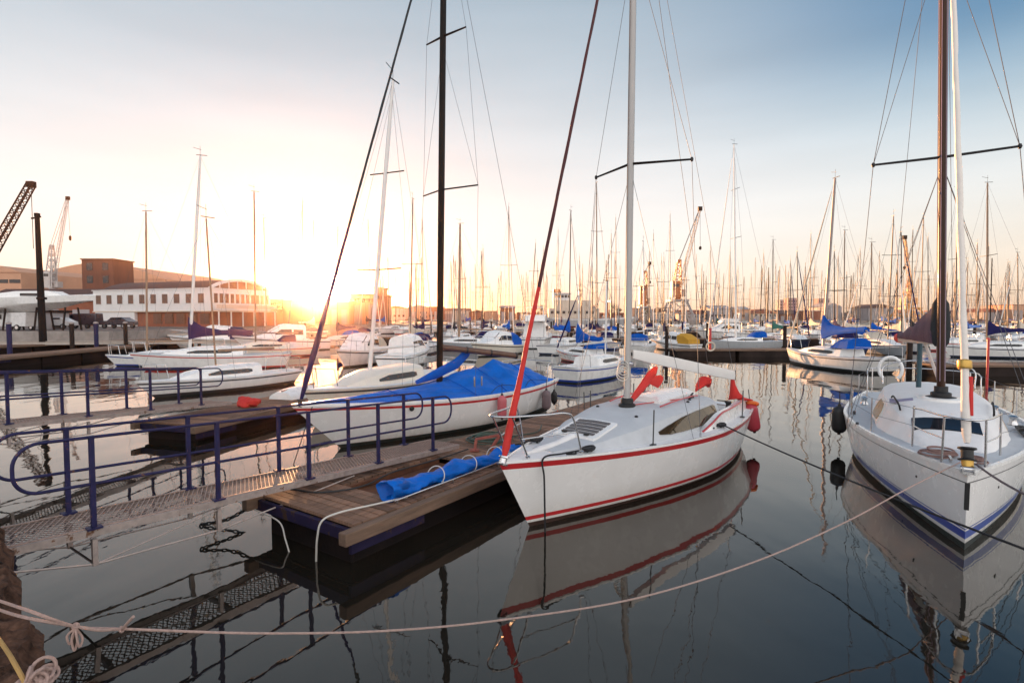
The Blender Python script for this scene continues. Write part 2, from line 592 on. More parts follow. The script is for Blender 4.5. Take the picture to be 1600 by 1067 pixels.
class Roof:
    """coachroof: stations (x, half width, height)"""

    def __init__(s, h, st, sl=.9):
        s.h, s.st, s.sl = h, st, sl

    def at(s, x):
        st = s.st
        if x <= st[0][0]:
            return st[0][1:]
        for a, b in zip(st[:-1], st[1:]):
            if x <= b[0]:
                k = (x - a[0]) / (b[0] - a[0])
                k = k * k * (3 - 2 * k) * .5 + k * .5
                return a[1] + (b[1] - a[1]) * k, a[2] + (b[2] - a[2]) * k
        return st[-1][1:]

    def sec(s, x):
        w, hh = s.at(x)
        d = [s.h.deck(x, w, -.03), s.h.deck(x, w * s.sl, 0), s.h.deck(x, w * (s.sl - .14), 0), s.h.deck(x, w * .4, 0), s.h.deck(x, 0, 0)]
        base = s.h.deck(x, w).z
        zz = [base - .03, base + hh * .80, base + hh * .97, base + hh * 1.06, base + hh * 1.1]
        half = [Vector((x, p.y, z)) for p, z in zip(d, zz)]
        return [Vector((p.x, -p.y, p.z)) for p in half] + half[-2::-1]

    def side(s, x, v, sd, out=.006):
        """point on the side panel, v=0 foot, v=1 top edge"""
        w, hh = s.at(x)
        base = s.h.deck(x, w).z
        y = w + (w * s.sl - w) * v + out
        return Vector((x, sd * y, base + hh * .80 * v))

    def top(s, x, y, up=0.0):
        w, hh = s.at(x)
        base = s.h.deck(x, w).z
        a = abs(y) / max(w, .01)
        if a < .4:
            z = base + hh * (1.1 - .04 * a / .4)
        else:
            z = base + hh * (1.06 - .09 * min(1, (a - .4) / max(.05, s.sl - .54)))
        return Vector((x, y, z + up))

    def build(s, parent, m, n=22, name="coachroof"):
        b = MB()
        x0, x1 = s.st[0][0], s.st[-1][0]
        xs = [x0 + (x1 - x0) * i / n for i in range(n + 1)]
        b.loft([s.sec(x) for x in xs], False, True)
        return b.build(name, m, parent, 32)

    def patch(s, parent, name, m, x0, x1, y0, y1, up=.02, t=.05, bevel=0):
        """a panel that follows the roof's curve"""
        b = MB()
        nx, ny = 4, 10
        g = [[s.top(x0 + (x1 - x0) * i / nx, y0 + (y1 - y0) * j / ny, up) for j in range(ny + 1)] for i in range(nx + 1)]
        d = Vector((0, 0, t))
        b.loft([r + [q - d for q in reversed(r)] for r in g], True, True)
        return b.build(name, m, parent, 40)

    def window(s, parent, m, sd, prof, name="window", t=.012):
        """prof: (x, v low, v high)"""
        b = MB()
        b.loft([[s.side(x, a, sd, t), s.side(x, c, sd, t), s.side(x, c, sd, -.02), s.side(x, a, sd, -.02)] for x, a, c in prof], True, True)
        return b.build(name, m, parent, 40)


def place_boat(name, label, bow, th, cat="sailboat", group=None):
    """th: the way aft, degrees clockwise from straight away"""
    return thing(name, label, cat, (bow[0], bow[1], 0), R(90 - th), group)


def wire(parent, name, a, b, r=.004, m=None, sag=0):
    bb = MB()
    bb.tube(catenary(a, b, sag, 8) if sag else [a, b], r, 5)
    return bb.build(name, m or WIRE, parent, 60)


def furled(parent, a, b_, rr, m, name="furled_headsail", turns=1.6, n=16, amp=.16):
    """a sail rolled on its stay: a ring with one proud edge that winds up the stay"""
    a, b_ = Vector(a), Vector(b_)
    d = (b_ - a).normalized()
    u = d.orthogonal().normalized()
    w = d.cross(u)
    bb = MB()
    Lh = (b_ - a).length
    k = int(Lh * 9)
    rings = []
    for i in range(k + 1):
        t = i / k
        r = rr[-1][1]
        for (t0, r0), (t1, r1) in zip(rr[:-1], rr[1:]):
            if t0 <= t <= t1:
                r = r0 + (r1 - r0) * (t - t0) / max(1e-6, t1 - t0)
                break
        r *= 1 + .05 * math.sin(t * 61) + .04 * math.sin(t * 23 + 1)
        ring = []
        for j in range(n):
            th = 2 * math.pi * j / n
            q = ((th / (2 * math.pi)) - t * Lh * turns) % 1.0
            ring.append(a.lerp(b_, t) + (u * math.cos(th) + w * math.sin(th)) * r * (1 - amp / 2 + amp * q))
        rings.append(ring)
    bb.loft(rings, True, True)
    return bb.build(name, m, parent, 40)


def oval_mast(parent, foot, top, wx, wy, m, name="mast", taper=.75, n=14):
    b = MB()
    foot, top = Vector(foot), Vector(top)
    rings = []
    for t, k in ((0, 1), (.5, 1), (.8, .93), (1, taper)):
        c = foot.lerp(top, t)
        rings.append([c + Vector((math.cos(2 * math.pi * j / n) * wx / 2 * k, math.sin(2 * math.pi * j / n) * wy / 2 * k, 0)) for j in range(n)])
    b.loft(rings, True, True)
    return b.build(name, m, parent, 50)

# ------------------------------------------------------------------ light, sky, air
SUN_AZ, SUN_EL = R(-20.0), R(2.4)
SKY_GAIN = 1.0
to_sun = Vector((math.sin(SUN_AZ) * math.cos(SUN_EL), math.cos(SUN_AZ) * math.cos(SUN_EL), math.sin(SUN_EL)))
sd_ = bpy.data.lights.new("sun", 'SUN')
sd_.energy = 3.6
sd_.angle = R(0.5)
sd_.color = (1.0, .50, .22)
sun = bpy.data.objects.new("sun", sd_)
COL.objects.link(sun)
sun.rotation_euler = to_sun.to_track_quat('Z', 'Y').to_euler()

world = bpy.data.worlds.new("World")
sc.world = world
world.use_nodes = True
wn, wl_ = world.node_tree.nodes, world.node_tree.links
sky = wn.new("ShaderNodeTexSky")
sky.sky_type = 'NISHITA'
sky.sun_disc = False
sky.sun_elevation = SUN_EL
sky.sun_rotation = SUN_AZ
sky.air_density = 1.0
sky.dust_density = 1.2
sky.ozone_density = 2.0
bg = wn["Background"]
bg.inputs["Strength"].default_value = 0.15
# the sky texture, graded by height and by the bearing from the sun
tcw = wn.new("ShaderNodeTexCoord")
sep = wn.new("ShaderNodeSeparateXYZ")
wl_.new(tcw.outputs["Generated"], sep.inputs[0])
flat = wn.new("ShaderNodeCombineXYZ")
wl_.new(sep.outputs["X"], flat.inputs["X"])
wl_.new(sep.outputs["Y"], flat.inputs["Y"])
nrm = wn.new("ShaderNodeVectorMath")
nrm.operation = 'NORMALIZE'
wl_.new(flat.outputs[0], nrm.inputs[0])
dot = wn.new("ShaderNodeVectorMath")
dot.operation = 'DOT_PRODUCT'
wl_.new(nrm.outputs[0], dot.inputs[0])
dot.inputs[1].default_value = (math.sin(SUN_AZ), math.cos(SUN_AZ), 0)


def sky_ramp(stops):
    r = wn.new("ShaderNodeValToRGB")
    r.color_ramp.interpolation = 'B_SPLINE'
    e = r.color_ramp.elements
    while len(e) < len(stops):
        e.new(.5)
    for el, (pos, c) in zip(e, stops):
        el.position = pos
        el.color = (*[v / 1.5 for v in c], 1)
    wl_.new(sep.outputs["Z"], r.inputs["Fac"])
    return r.outputs["Color"]


def sky_mix(fac_from, fac_to, a, b_):
    mr = wn.new("ShaderNodeMapRange")
    mr.interpolation_type = 'SMOOTHSTEP'
    mr.inputs["From Min"].default_value = fac_to
    mr.inputs["From Max"].default_value = fac_from
    mr.inputs["To Min"].default_value = 1
    mr.inputs["To Max"].default_value = 0
    wl_.new(dot.outputs["Value"], mr.inputs["Value"])
    mx = wn.new("ShaderNodeMix")
    mx.data_type = 'RGBA'
    wl_.new(mr.outputs["Result"], mx.inputs["Factor"])
    wl_.new(a, mx.inputs["A"])
    wl_.new(b_, mx.inputs["B"])
    return mx.outputs["Result"]


near = sky_ramp([(0, (1.02, .82, .58)), (.06, (.90, .83, .74)), (.15, (.83, .80, .77)), (.23, (.76, .75, .74)), (.31, (.64, .67, .69)), (.40, (.47, .53, .58)), (.52, (.34, .43, .50)), (.8, (.12, .20, .33))])
side = sky_ramp([(0, (.90, .68, .49)), (.06, (.86, .75, .62)), (.15, (.80, .79, .75)), (.22, (.70, .735, .745)), (.30, (.41, .52, .59)), (.39, (.09, .23, .39)), (.55, (.035, .13, .28))])
back = sky_ramp([(0, (1.1, .92, .86)), (.15, (2.05, 1.86, 1.77)), (.45, (2.05, 1.92, 1.84)), (.75, (.70, .70, .74)), (1, (.25, .32, .45))])  # sky behind the camera, brightness added to fill the shaded hulls
grad = sky_mix(.25, -.35, sky_mix(.95, .45, near, side), back)
sc1 = wn.new("ShaderNodeVectorMath")
sc1.operation = 'SCALE'
wl_.new(grad, sc1.inputs[0])
sc1.inputs["Scale"].default_value = 1.5 / .85 * SKY_GAIN
sc2 = wn.new("ShaderNodeVectorMath")
sc2.operation = 'SCALE'
wl_.new(sky.outputs["Color"], sc2.inputs[0])
sc2.inputs["Scale"].default_value = .04
cn = wn.new("ShaderNodeTexNoise")
cn.inputs["Scale"].default_value = 1.0
cn.inputs["Detail"].default_value = 5
cmp_ = wn.new("ShaderNodeMapping")
cmp_.inputs["Scale"].default_value = (2.2, 2.2, 14)
wl_.new(tcw.outputs["Generated"], cmp_.inputs["Vector"])
wl_.new(cmp_.outputs["Vector"], cn.inputs["Vector"])
cmr = wn.new("ShaderNodeMapRange")
cmr.inputs["From Min"].default_value = .3
cmr.inputs["From Max"].default_value = .7
cmr.inputs["To Min"].default_value = 1.5 / .85 * SKY_GAIN * .95
cmr.inputs["To Max"].default_value = 1.5 / .85 * SKY_GAIN * 1.05
wl_.new(cn.outputs["Fac"], cmr.inputs["Value"])
wl_.new(cmr.outputs["Result"], sc1.inputs["Scale"])
addw = wn.new("ShaderNodeVectorMath")
addw.operation = 'ADD'
wl_.new(sc1.outputs[0], addw.inputs[0])
wl_.new(sc2.outputs[0], addw.inputs[1])
wl_.new(addw.outputs[0], bg.inputs["Color"])

sc.view_settings.view_transform = 'Standard'
sc.view_settings.look = 'None'
sc.view_settings.gamma = 1
sc.view_settings.exposure = 2.7
sc.cycles.max_bounces = 8
sc.cycles.volume_bounces = 0
sc.cycles.use_denoising = True
sc.cycles.sample_clamp_indirect = 6

HAZE_D = 0.00018
b = MB()
b.box((0, 1190, 24), (5000, 2440, 56))
hz = b.build("haze", [], None, 0)
hm = bpy.data.materials.new("evening_haze")
hm.use_nodes = True
hn = hm.node_tree.nodes
hn.remove(hn["Principled BSDF"])
pv = hn.new("ShaderNodeVolumePrincipled")
pv.inputs["Color"].default_value = (1.0, .60, .42, 1)
pv.inputs["Density"].default_value = HAZE_D
pv.inputs["Anisotropy"].default_value = 0.95
hm.node_tree.links.new(pv.outputs["Volume"], hn["Material Output"].inputs["Volume"])
hz.data.materials.append(hm)
hz["kind"] = "stuff"
hz["label"] = "warm evening haze over the whole harbour"

# ------------------------------------------------------------------ water
b = MB()
b.add([(-2400, -25, 0), (2400, -25, 0), (2400, 2380, 0), (-2400, 2380, 0)], [(0, 1, 2, 3)])
water = b.build("water", [], None, 0)
wm = bpy.data.materials.new("harbour_water")
wm.use_nodes = True
N, L = wm.node_tree.nodes, wm.node_tree.links
p = N["Principled BSDF"]
p.inputs["Base Color"].default_value = (.014, .012, .009, 1)
p.inputs["Roughness"].default_value = .015
p.inputs["IOR"].default_value = 1.75
p.inputs["Specular Tint"].default_value = (1.0, .88, .75, 1)
tc = N.new("ShaderNodeTexCoord")
prev = None
bz = N.new("ShaderNodeTexNoise")
bz.inputs["Scale"].default_value = .16
bz.inputs["Detail"].default_value = 3
L.new(tc.outputs["Object"], bz.inputs["Vector"])
bzr = N.new("ShaderNodeMapRange")
bzr.inputs["From Min"].default_value = .38
bzr.inputs["From Max"].default_value = .66
bzr.inputs["To Min"].default_value = .45
bzr.inputs["To Max"].default_value = 1.0
L.new(bz.outputs["Fac"], bzr.inputs["Value"])
for scl, dist, st in (((.55, .30, 1), .020, 1.0), ((2.2, 1.1, 1), .0026, 1.0), ((7, 4, 1), .0006, 1.0), ((19, 11, 1), .00016, 1.0)):
    mp = N.new("ShaderNodeMapping")
    mp.inputs["Scale"].default_value = scl
    mp.inputs["Rotation"].default_value = (0, 0, R(18))
    L.new(tc.outputs["Object"], mp.inputs["Vector"])
    nz = N.new("ShaderNodeTexNoise")
    nz.inputs["Scale"].default_value = 1
    nz.inputs["Detail"].default_value = 2
    L.new(mp.outputs["Vector"], nz.inputs["Vector"])
    bp = N.new("ShaderNodeBump")
    L.new(bzr.outputs["Result"], bp.inputs["Strength"])
    bp.inputs["Distance"].default_value = dist * 1.7
    L.new(nz.outputs["Fac"], bp.inputs["Height"])
    if prev:
        L.new(prev.outputs["Normal"], bp.inputs["Normal"])
    prev = bp
L.new(prev.outputs["Normal"], p.inputs["Normal"])
water.data.materials.append(wm)
tag(water, "calm dark harbour water mirroring boats and sky", None, None, "structure")

# ------------------------------------------------------------------ quay the photograph is taken from
from mathutils import noise as mnoise
E0, ED, EI = Vector((-3.835, 4.115, 0)), Vector((-.73, .684, 0)), Vector((-.684, -.73, 0))


def quay_fill(b):
    rows = []
    NS, NW = 620, 46
    for i in range(NS + 1):
        s_ = -7 + 16 * i / NS
        base = E0 + ED * s_
        off = mnoise.noise(Vector((s_ * 2.2, 3.1, 0))) * .09 + mnoise.noise(Vector((s_ * 7, 9.1, 0))) * .04 + mnoise.noise(Vector((s_ * 23, 4.1, 0))) * .025
        row = [base + EI * (off + .05) + Vector((0, 0, -1.0)), base + EI * (off * .6 + .02) + Vector((0, 0, .35)), base + EI * off + Vector((0, 0, .90))]
        for j in range(NW + 1):
            w = .05 + 1.6 * (j / NW) ** 1.2
            q = base + EI * (off + w)
            hgt = 1.0 + .05 * mnoise.noise(q * 3.1) + .06 * abs(mnoise.noise(q * 8.3)) + .045 * mnoise.noise(q * 19) + .02 * mnoise.noise(q * 47)
            row.append(Vector((q.x, q.y, hgt - (.06 if j == 0 else 0))))
        q = base + EI * 14
        row.append(Vector((q.x, q.y, .98)))
        rows.append(row)
    b.loft(rows, False, False)


o = part("quay", quay_fill, STONE, None, 60)
tag(o, "rough dark red-brown stone edge of the quay", None, None, "structure")

# ------------------------------------------------------------------ gangways
def gangway(name, label, S, dvec, Ltot, width, z0, z1, posts, rail0, rail1, group, fine=True):
    d = Vector((dvec[0], dvec[1], 0)).normalized()
    rz = math.atan2(d.y, d.x)
    g = thing(name, label, "gangway", (S[0], S[1], 0), rz, group)

    def Z(x):
        return z0 + (z1 - z0) * x / Ltot
    for y in (0, width):
        part("stringer", lambda b: b.beam((0, y, Z(0) - .03), (Ltot, y, Z(Ltot) - .03), .045, .075), GALV, g)

    def grate(b):
        if fine:
            n = int(Ltot / .055)
            for i in range(-8, n + 1):
                for sg in (1, -1):
                    xa, ya = i * .055, (0.03 if sg > 0 else width - .03)
                    xb, yb = xa + (width - .06) * .55, (width - .03 if sg > 0 else .03)
                    if xa < 0:
                        ya += (yb - ya) * (0 - xa) / (xb - xa)
                        xa = 0
                    if xb > Ltot:
                        yb = ya + (yb - ya) * (Ltot - xa) / (xb - xa)
                        xb = Ltot
                    if xb - xa > .01:
                        b.beam((xa, ya, Z(xa) + (.006 if sg > 0 else 0)), (xb, yb, Z(xb) + (.006 if sg > 0 else 0)), .011, .006)
            for y in (.03, width - .03):
                b.beam((0, y, Z(0) + .012), (Ltot, y, Z(Ltot) + .012), .035, .01)
        else:
            for i in range(int(Ltot / .12)):
                b.beam((i * .12, .03, Z(i * .12)), (i * .12, width - .03, Z(i * .12)), .06, .012)
    part("walkway_grating", grate, GRATE, g, 0)

    x = .3
    while x < Ltot:
        part("cross_bearer", lambda b: b.beam((x, .03, Z(x) - .06), (x, width - .03, Z(x) - .06), .04, .05), GALV, g)
        x += 1.23
    HT, HM = .93, .46
    for y in (0, width):
        for x in posts:
            part("post", lambda b: (b.beam((x, y, Z(x) - .02), (x, y, Z(x) + HT), .042, .042), b.box((x, y, Z(x) + .015), (.13, .10, .02)), b.box((x, y, Z(x) + HT + .004), (.06, .06, .02))), INDIGO, g)
        lo = [(x, y, Z(x) + HT) for x in (rail0 + .22, (rail0 + rail1) / 2, rail1 - .2)]
        c = .2

        def arc(xe, sg):
            pts = []
            for k in range(9):
                a = R(90 - 20 * k * .5 - 0) if False else R(90 * (1 - k / 8))
                pts.append((xe + sg * c * math.cos(a) - 0, y, Z(xe) + HT - c + c * math.sin(a)))
            for k in range(9):
                a = R(-90 * k / 8)
                pts.append((xe + sg * c * math.cos(a), y, Z(xe) + HM + c + c * math.sin(a) * 1.0))
            return pts
        path = [(x, yy, z) for x, yy, z in arc(rail0 + c, -1)[::-1]] + lo[1:2] + arc(rail1 - c, 1)
        path = path + [((rail0 + rail1) / 2, y, Z((rail0 + rail1) / 2) + HM)]
        part("handrail", lambda b: (b.tube(path, .0165, 8), b.tube([path[-1], path[0]], .0165, 8)), INDIGO, g, 50)
    for y in (0, width):
        low = []
        for x in posts[:-1] if len(posts) > 3 else posts:
            if x > Ltot * .55:
                continue
            low.append((x, y, Z(x) - .36))
            part("king_post", lambda b: b.beam((x, y, Z(x) - .1), (x, y, Z(x) - .37), .045, .045), GALV, g)
        if low:
            pts = [(.2, y, Z(.2) - .1)] + low + [(Ltot * .66, y, Z(Ltot * .66) - .1)]
            part("truss_rod", lambda b: [b.tube([p_, q_], .011, 6) for p_, q_ in zip(pts[:-1], pts[1:])], GALV, g)
            if len(low) > 1:
                part("truss_brace", lambda b: (b.tube([low[0], (low[1][0], y, low[1][2] + .25)], .008, 6), b.tube([(low[0][0], 0, low[0][2]), (low[0][0], width, low[0][2])], .012, 6)), GALV, g)
    return g


GD = Vector((.573, .819, 0))
GS = Vector((-4.2, 5.38, 0)) - GD * 1.4
gangway("gangway", "indigo-railed gangway with mesh walkway leading from the quay to the near pontoon", GS, GD, 7.0, .72, .84, .56,
        [1.4, 2.63, 3.86, 5.09, 6.32], .80, 6.80, "railed gangways")
g2 = Vector((.276, .961, 0))
gangway("gangway", "farther indigo-railed gangway with a pale side beam, behind the mesh one", Vector((-9.05, 9.7, 0)) - g2 * 1.6, g2, 6.8, .72, 1.10, .62,
        [1.6, 3.0, 4.4, 5.8], .3, 6.5, "railed gangways")

one("quay_block", lambda b: (b.box((-4.66, 4.60, 1.06), (.34, .34, .46), Matrix.Rotation(R(-43), 3, 'Z')), b.box((-4.66, 4.60, 1.32), (.38, .38, .06), Matrix.Rotation(R(-43), 3, 'Z'))),
    CONCRETE, "weathered concrete bearing block where the mesh gangway meets the quay", "concrete block", None, 30, .015)

# ------------------------------------------------------------------ pontoons
def pontoon(label, C0, a, b_, length, width, zt, recess=None, detail=True, group="floating pontoons"):
    a = Vector((a[0], a[1], 0)).normalized()
    rz = math.atan2(a.y, a.x)
    P = thing("pontoon", label, "pontoon", (C0[0], C0[1], 0), rz, group)

    def planks(b):
        x = .02
        k = 0
        while x < length - .05:
            w = .135 + rnd.uniform(-.012, .012)
            segs = [(0, width)]
            if recess and recess[0] < x + w / 2 < recess[1]:
                segs = [(0, recess[2]), (recess[3], width)]
            for y0, y1 in segs:
                j = rnd.uniform(-.02, .02)
                b.box((x + w / 2, (y0 + y1) / 2 + j * .4, zt - .02 + rnd.uniform(-.004, .004)), (w - .018, y1 - y0 - .01, .04), Matrix.Rotation(rnd.uniform(-.008, .008), 3, 'Z'))
            x += w
            k += 1
    part("decking", planks, PLANK, P, 0)
    for y in (-.07, width + .03):
        part("edge_timber", lambda b: b.box((length / 2 - .05, y, zt - .085), (length + .3, .13, .15)), TIMBER, P, 30, .012)
    part("front_beam", lambda b: (b.box((-.02, width / 2, zt - .11), (.06, width + .05, .14)), b.box((.55, -.02, zt - .24), (1.2, .05, .15))), DOCKINDIGO, P, 30, .006)
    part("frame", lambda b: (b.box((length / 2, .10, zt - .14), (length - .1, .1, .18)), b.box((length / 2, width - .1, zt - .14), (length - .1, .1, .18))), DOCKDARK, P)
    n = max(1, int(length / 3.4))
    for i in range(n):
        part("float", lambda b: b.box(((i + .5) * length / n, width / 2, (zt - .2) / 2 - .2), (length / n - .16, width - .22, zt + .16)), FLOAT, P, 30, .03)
    if recess:
        part("recess_plate", lambda b: (b.box(((recess[0] + recess[1]) / 2, (recess[2] + recess[3]) / 2, zt - .13), (recess[1] - recess[0] + .1, recess[3] - recess[2] + .06, .04)),
                                        b.beam((recess[0], recess[3] - .06, zt - .06), (recess[1], recess[3] - .06, zt - .06), .06, .08)), RUSTBED, P)
    return P


PA, PB = Vector((.565, .825, 0)).normalized(), Vector((-.825, .565, 0)).normalized()
PC = Vector((-1.85, 6.2, 0))
pontoon("weathered plank pontoon with a rusty recess, beside the red-striped sailboat", PC, PA, PB, 11.4, 1.9, .50, (.95, 2.9, .42, 1.36))


def pt(a, b_, z):
    return PC + PA * a + PB * b_ + Vector((0, 0, z))


pontoon("dark plank pontoon at the end of the farther gangway", (-7.35, 12.6), (.276, .961), None, 9.5, 1.7, .40)
pontoon("long dark pontoon alongside the shore, nearer of the two by the black pole", (-29.6, 31), (-.10, .99), None, 30, 2.0, .62)
pontoon("long dark pontoon alongside the shore, farther of the two by the black pole", (-40, 41), (.30, .95), None, 38, 2.4, .75)

from mathutils import noise as mnoise
# rolled tarpaulin along the pontoon edge
def tarp(b):
    rings = []
    n, m = 120, 30
    for i in range(n + 1):
        t = i / n
        a = .78 + 3.3 * t
        wv = .15 - .035 * t + .018 * math.sin(t * 19) + .012 * math.sin(t * 41 + 1)
        hh = (.27 if t < .04 else .20 - .035 * t + .03 * math.sin(t * 15 + 1) + .02 * math.sin(t * 33)) * (1 if t < .93 else 1 - (t - .93) * 8)
        c = pt(a, .30 + .02 * math.sin(t * 7), .505)
        ring = []
        for j in range(m):
            th = 2 * math.pi * j / m
            f = 1 + .10 * math.sin(3 * th + t * 23) + .07 * math.sin(5 * th - t * 37) + .16 * mnoise.noise(Vector((t * 38, math.cos(th) * 2.2, math.sin(th) * 2.2)))
            ring.append(c + PB * (math.cos(th) * wv * f) + Vector((0, 0, hh / 2 + math.sin(th) * hh / 2 * f)))
        rings.append(ring)
    inner = [[c_.lerp(sum(rings[0], Vector()) / m, k) + PA * dd for c_ in rings[0]] for k, dd in ((.06, 0), (.12, .3), (1, .32))]
    b.loft([rings[0]] + inner, True, False)
    b.loft(rings, True, False)
    b.loft([rings[-1], [p_.lerp(sum(rings[-1], Vector()) / m, .99) for p_ in rings[-1]]], True, False)


T = thing("rolled_tarpaulin", "bright blue tarpaulin rolled up along the edge of the plank pontoon", "tarpaulin", pt(.78, .3, .5))
b = MB(); tarp(b)
b.v = [v - Vector(T.location) for v in b.v]
b.build("cover", BLUETARP, T, 100)


for a in (1.75, 2.5, 3.2):
    c = pt(a, .30, .61) - Vector(T.location)
    part("lashing", lambda b: b.tube([c + PB * (math.cos(t) * .165) + Vector((0, 0, math.sin(t) * .135)) + PA * .05 * math.sin(t) for t in [2 * math.pi * k / 20 for k in range(21)]], .008, 6), WHITEROPE, T)
one("pontoon_rail", lambda b: (b.tube([pt(.75, .10, .56), pt(4.2, .10, .56)], .012, 6), [b.tube([pt(a, .1, .48), pt(a, .1, .56)], .012, 6) for a in (.8, 1.9, 3.0, 4.1)]), STEEL,
    "thin steel rail lying along the pontoon edge in front of the blue tarpaulin", "rail")
one("white_hose", lambda b: b.tube(bez([pt(1.0, .12, .54), pt(.5, .22, .56), pt(.1, .34, .56), pt(-.10, .42, .50), pt(-.14, .46, .30), pt(-.13, .50, .05), pt(-.12, .52, -.15)]), .012, 8), WHITEROPE,
    "white hose curling over the pontoon corner down into the water", "hose")
one("white_hose", lambda b: b.tube(bez([pt(-.06, 2.4, .36), pt(-.1, 1.8, .34), pt(-.1, 1.3, .30), pt(-.14, 1.1, .12), pt(-.16, .95, -.1)]), .009, 8), WHITEROPE,
    "white hose slung low across the dark front of the pontoon", "hose")
one("electric_cable", lambda b: b.tube(bez([pt(.35, 1.72, .53), pt(.5, 1.25, .53), pt(1.0, 1.0, .53), pt(1.7, 1.14, .54), pt(2.6, 1.10, .54), pt(3.5, 1.12, .54)]), .013, 7), BLACK,
    "black cable snaking over the planks beside the rusty recess", "cable")


def coil(b):
    for k in range(7):
        r = .16 + .045 * k
        c = pt(4.5 + rnd.uniform(-.06, .06), 1.42 + rnd.uniform(-.05, .05), .525 + .012 * (k % 3))
        b.tube([c + PA * (math.cos(t) * r * 1.25) + PB * (math.sin(t) * r) + Vector((0, 0, .012 * math.sin(3 * t + k))) for t in [2 * math.pi * q / 26 for q in range(27)]], .013, 6)
    b.tube(bez([pt(4.9, 1.1, .53), pt(5.5, .9, .53), pt(6.2, 1.2, .53)]), .013, 6)


one("hose_coil", coil, GREENROPE, "dark green hose coiled on the pontoon past the gangway end", "hose")


def bracket(b):
    A, B_, C_ = pt(3.75, .80, .52), pt(4.25, .62, .52), pt(3.98, .75, .76)
    for p_, q_ in ((A, B_), (B_, C_), (C_, A)):
        b.beam(p_, q_, .05, .035)
    b.beam(pt(3.55, 1.0, .52), pt(3.6, 1.0, .74), .06, .05)
    b.beam(pt(3.6, 1.0, .72), C_, .045, .04)
    b.box(pt(3.55, 1.0, .53), (.16, .16, .03))


one("iron_bracket", bracket, RUSTRED, "rusty red triangular iron bracket on the pontoon near the hose coil", "bracket")


def chain(b, pts, r=.012, s=.055):
    pts = bez(pts, 14)
    acc, k, last = 0, 0, pts[0]
    for p_ in pts[1:]:
        acc += (p_ - last).length
        last_d = (p_ - last)
        last = p_
        if acc >= s * .8:
            acc = 0
            d = last_d.normalized()
            u = d.orthogonal().normalized()
            if k % 2:
                u = d.cross(u)
            b.tube([p_ + d * (math.cos(t) * s * .62) + u * (math.sin(t) * s * .36) for t in [2 * math.pi * q / 10 for q in range(11)]], r, 5, cap=False)
            k += 1


one("mooring_chain", lambda b: chain(b, [pt(.02, 1.92, .42), pt(-.3, 2.15, .22), pt(-.55, 2.35, .16), pt(-.2, 2.1, .02), pt(.05, 1.95, -.15)]), BLACK,
    "rusty dark chain drooping from the near pontoon corner into the water", "chain")

# ------------------------------------------------------------------ ropes of the foreground
def knot(b, c, s):
    for k in range(3):
        ax = Vector((rnd.uniform(-1, 1), rnd.uniform(-1, 1), rnd.uniform(-1, 1)))
        b.torus(c + Vector((rnd.uniform(-1, 1), rnd.uniform(-1, 1), rnd.uniform(-1, 1))) * s * .3, s, s * .42, ax, 16, 7)


rope = thing("mooring_rope", "long pale pink mooring rope with knots, slung from the quay to the blue-striped yacht", "rope", U(-40, 925, z=1.05))
O = Vector(rope.location)
k1, k2 = U(118, 978, Y=2.80), U(191, 982, Y=2.95)
end = U(1500, 722, z=1.0)
mid = [U(420, 989, Y=3.30), U(620, 984, Y=3.62), U(800, 966, Y=3.95), U(1000, 933, Y=4.4), U(1180, 877, Y=4.9), U(1320, 816, Y=5.5), U(1420, 762, Y=6.1)]
q0 = U(-40, 925, z=1.05)
path = bez([q0, U(40, 952, Y=2.72), k1, k2] + mid + [end], 9)
part("rope", lambda b: b.tube([p_ - O for p_ in path], .0075, 8), PINKROPE, rope)
part("rope_tail", lambda b: (b.tube([p_ - O for p_ in bez([U(-40, 938, z=1.0), U(30, 962, Y=2.70), k1, U(155, 984, Y=2.86), k2])], .0075, 8),
                             b.tube([p_ - O for p_ in bez([k2, U(200, 972, Y=2.9), U(208, 963, Y=2.86)], 4)], .008, 8)), PINKROPE, rope)


part("knot", lambda b: knot(b, k2 - O, .013), PINKROPE, rope)


def kn(b):
    knot(b, k1 - O, .013)
    for dx, ln in ((-9, 26), (-2, 36), (6, 30)):
        a = U(118, 980, Y=2.8) - O
        b.tube(bez([a, U(118 + dx - 4, 980 + ln * .5, Y=2.78) - O, U(118 + dx, 980 + ln, Y=2.79) - O, U(118 + dx + 5, 980 + ln * .55, Y=2.81) - O, a], 6), .0055, 7)


part("knot", kn, PINKROPE, rope)
one("quay_rope", lambda b: b.tube(bez([U(-30, 960, z=1.12), U(8, 1012, z=1.10), U(25, 1040, z=1.12), U(50, 1085, z=1.08)]), .011, 8), mat("yellow_rope", (.50, .30, .10), .85, var=.2, bump=.6, bscale=160),
    "yellowish rope lying across the quay stones", "rope")
def pile_fill(b):
    c0 = U(60, 1066, z=1.06)
    for _ in range(16):
        c = c0 + Vector((rnd.uniform(-.05, .05), rnd.uniform(-.06, .04), rnd.uniform(-.01, .06)))
        b.torus(c, rnd.uniform(.02, .05), .0085, (rnd.uniform(-1, 1), rnd.uniform(-1, 1), rnd.uniform(.2, 1)), 18, 6)


one("rope_pile", pile_fill, PINKROPE, "tangled heap of pinkish rope on the quay edge", "rope")

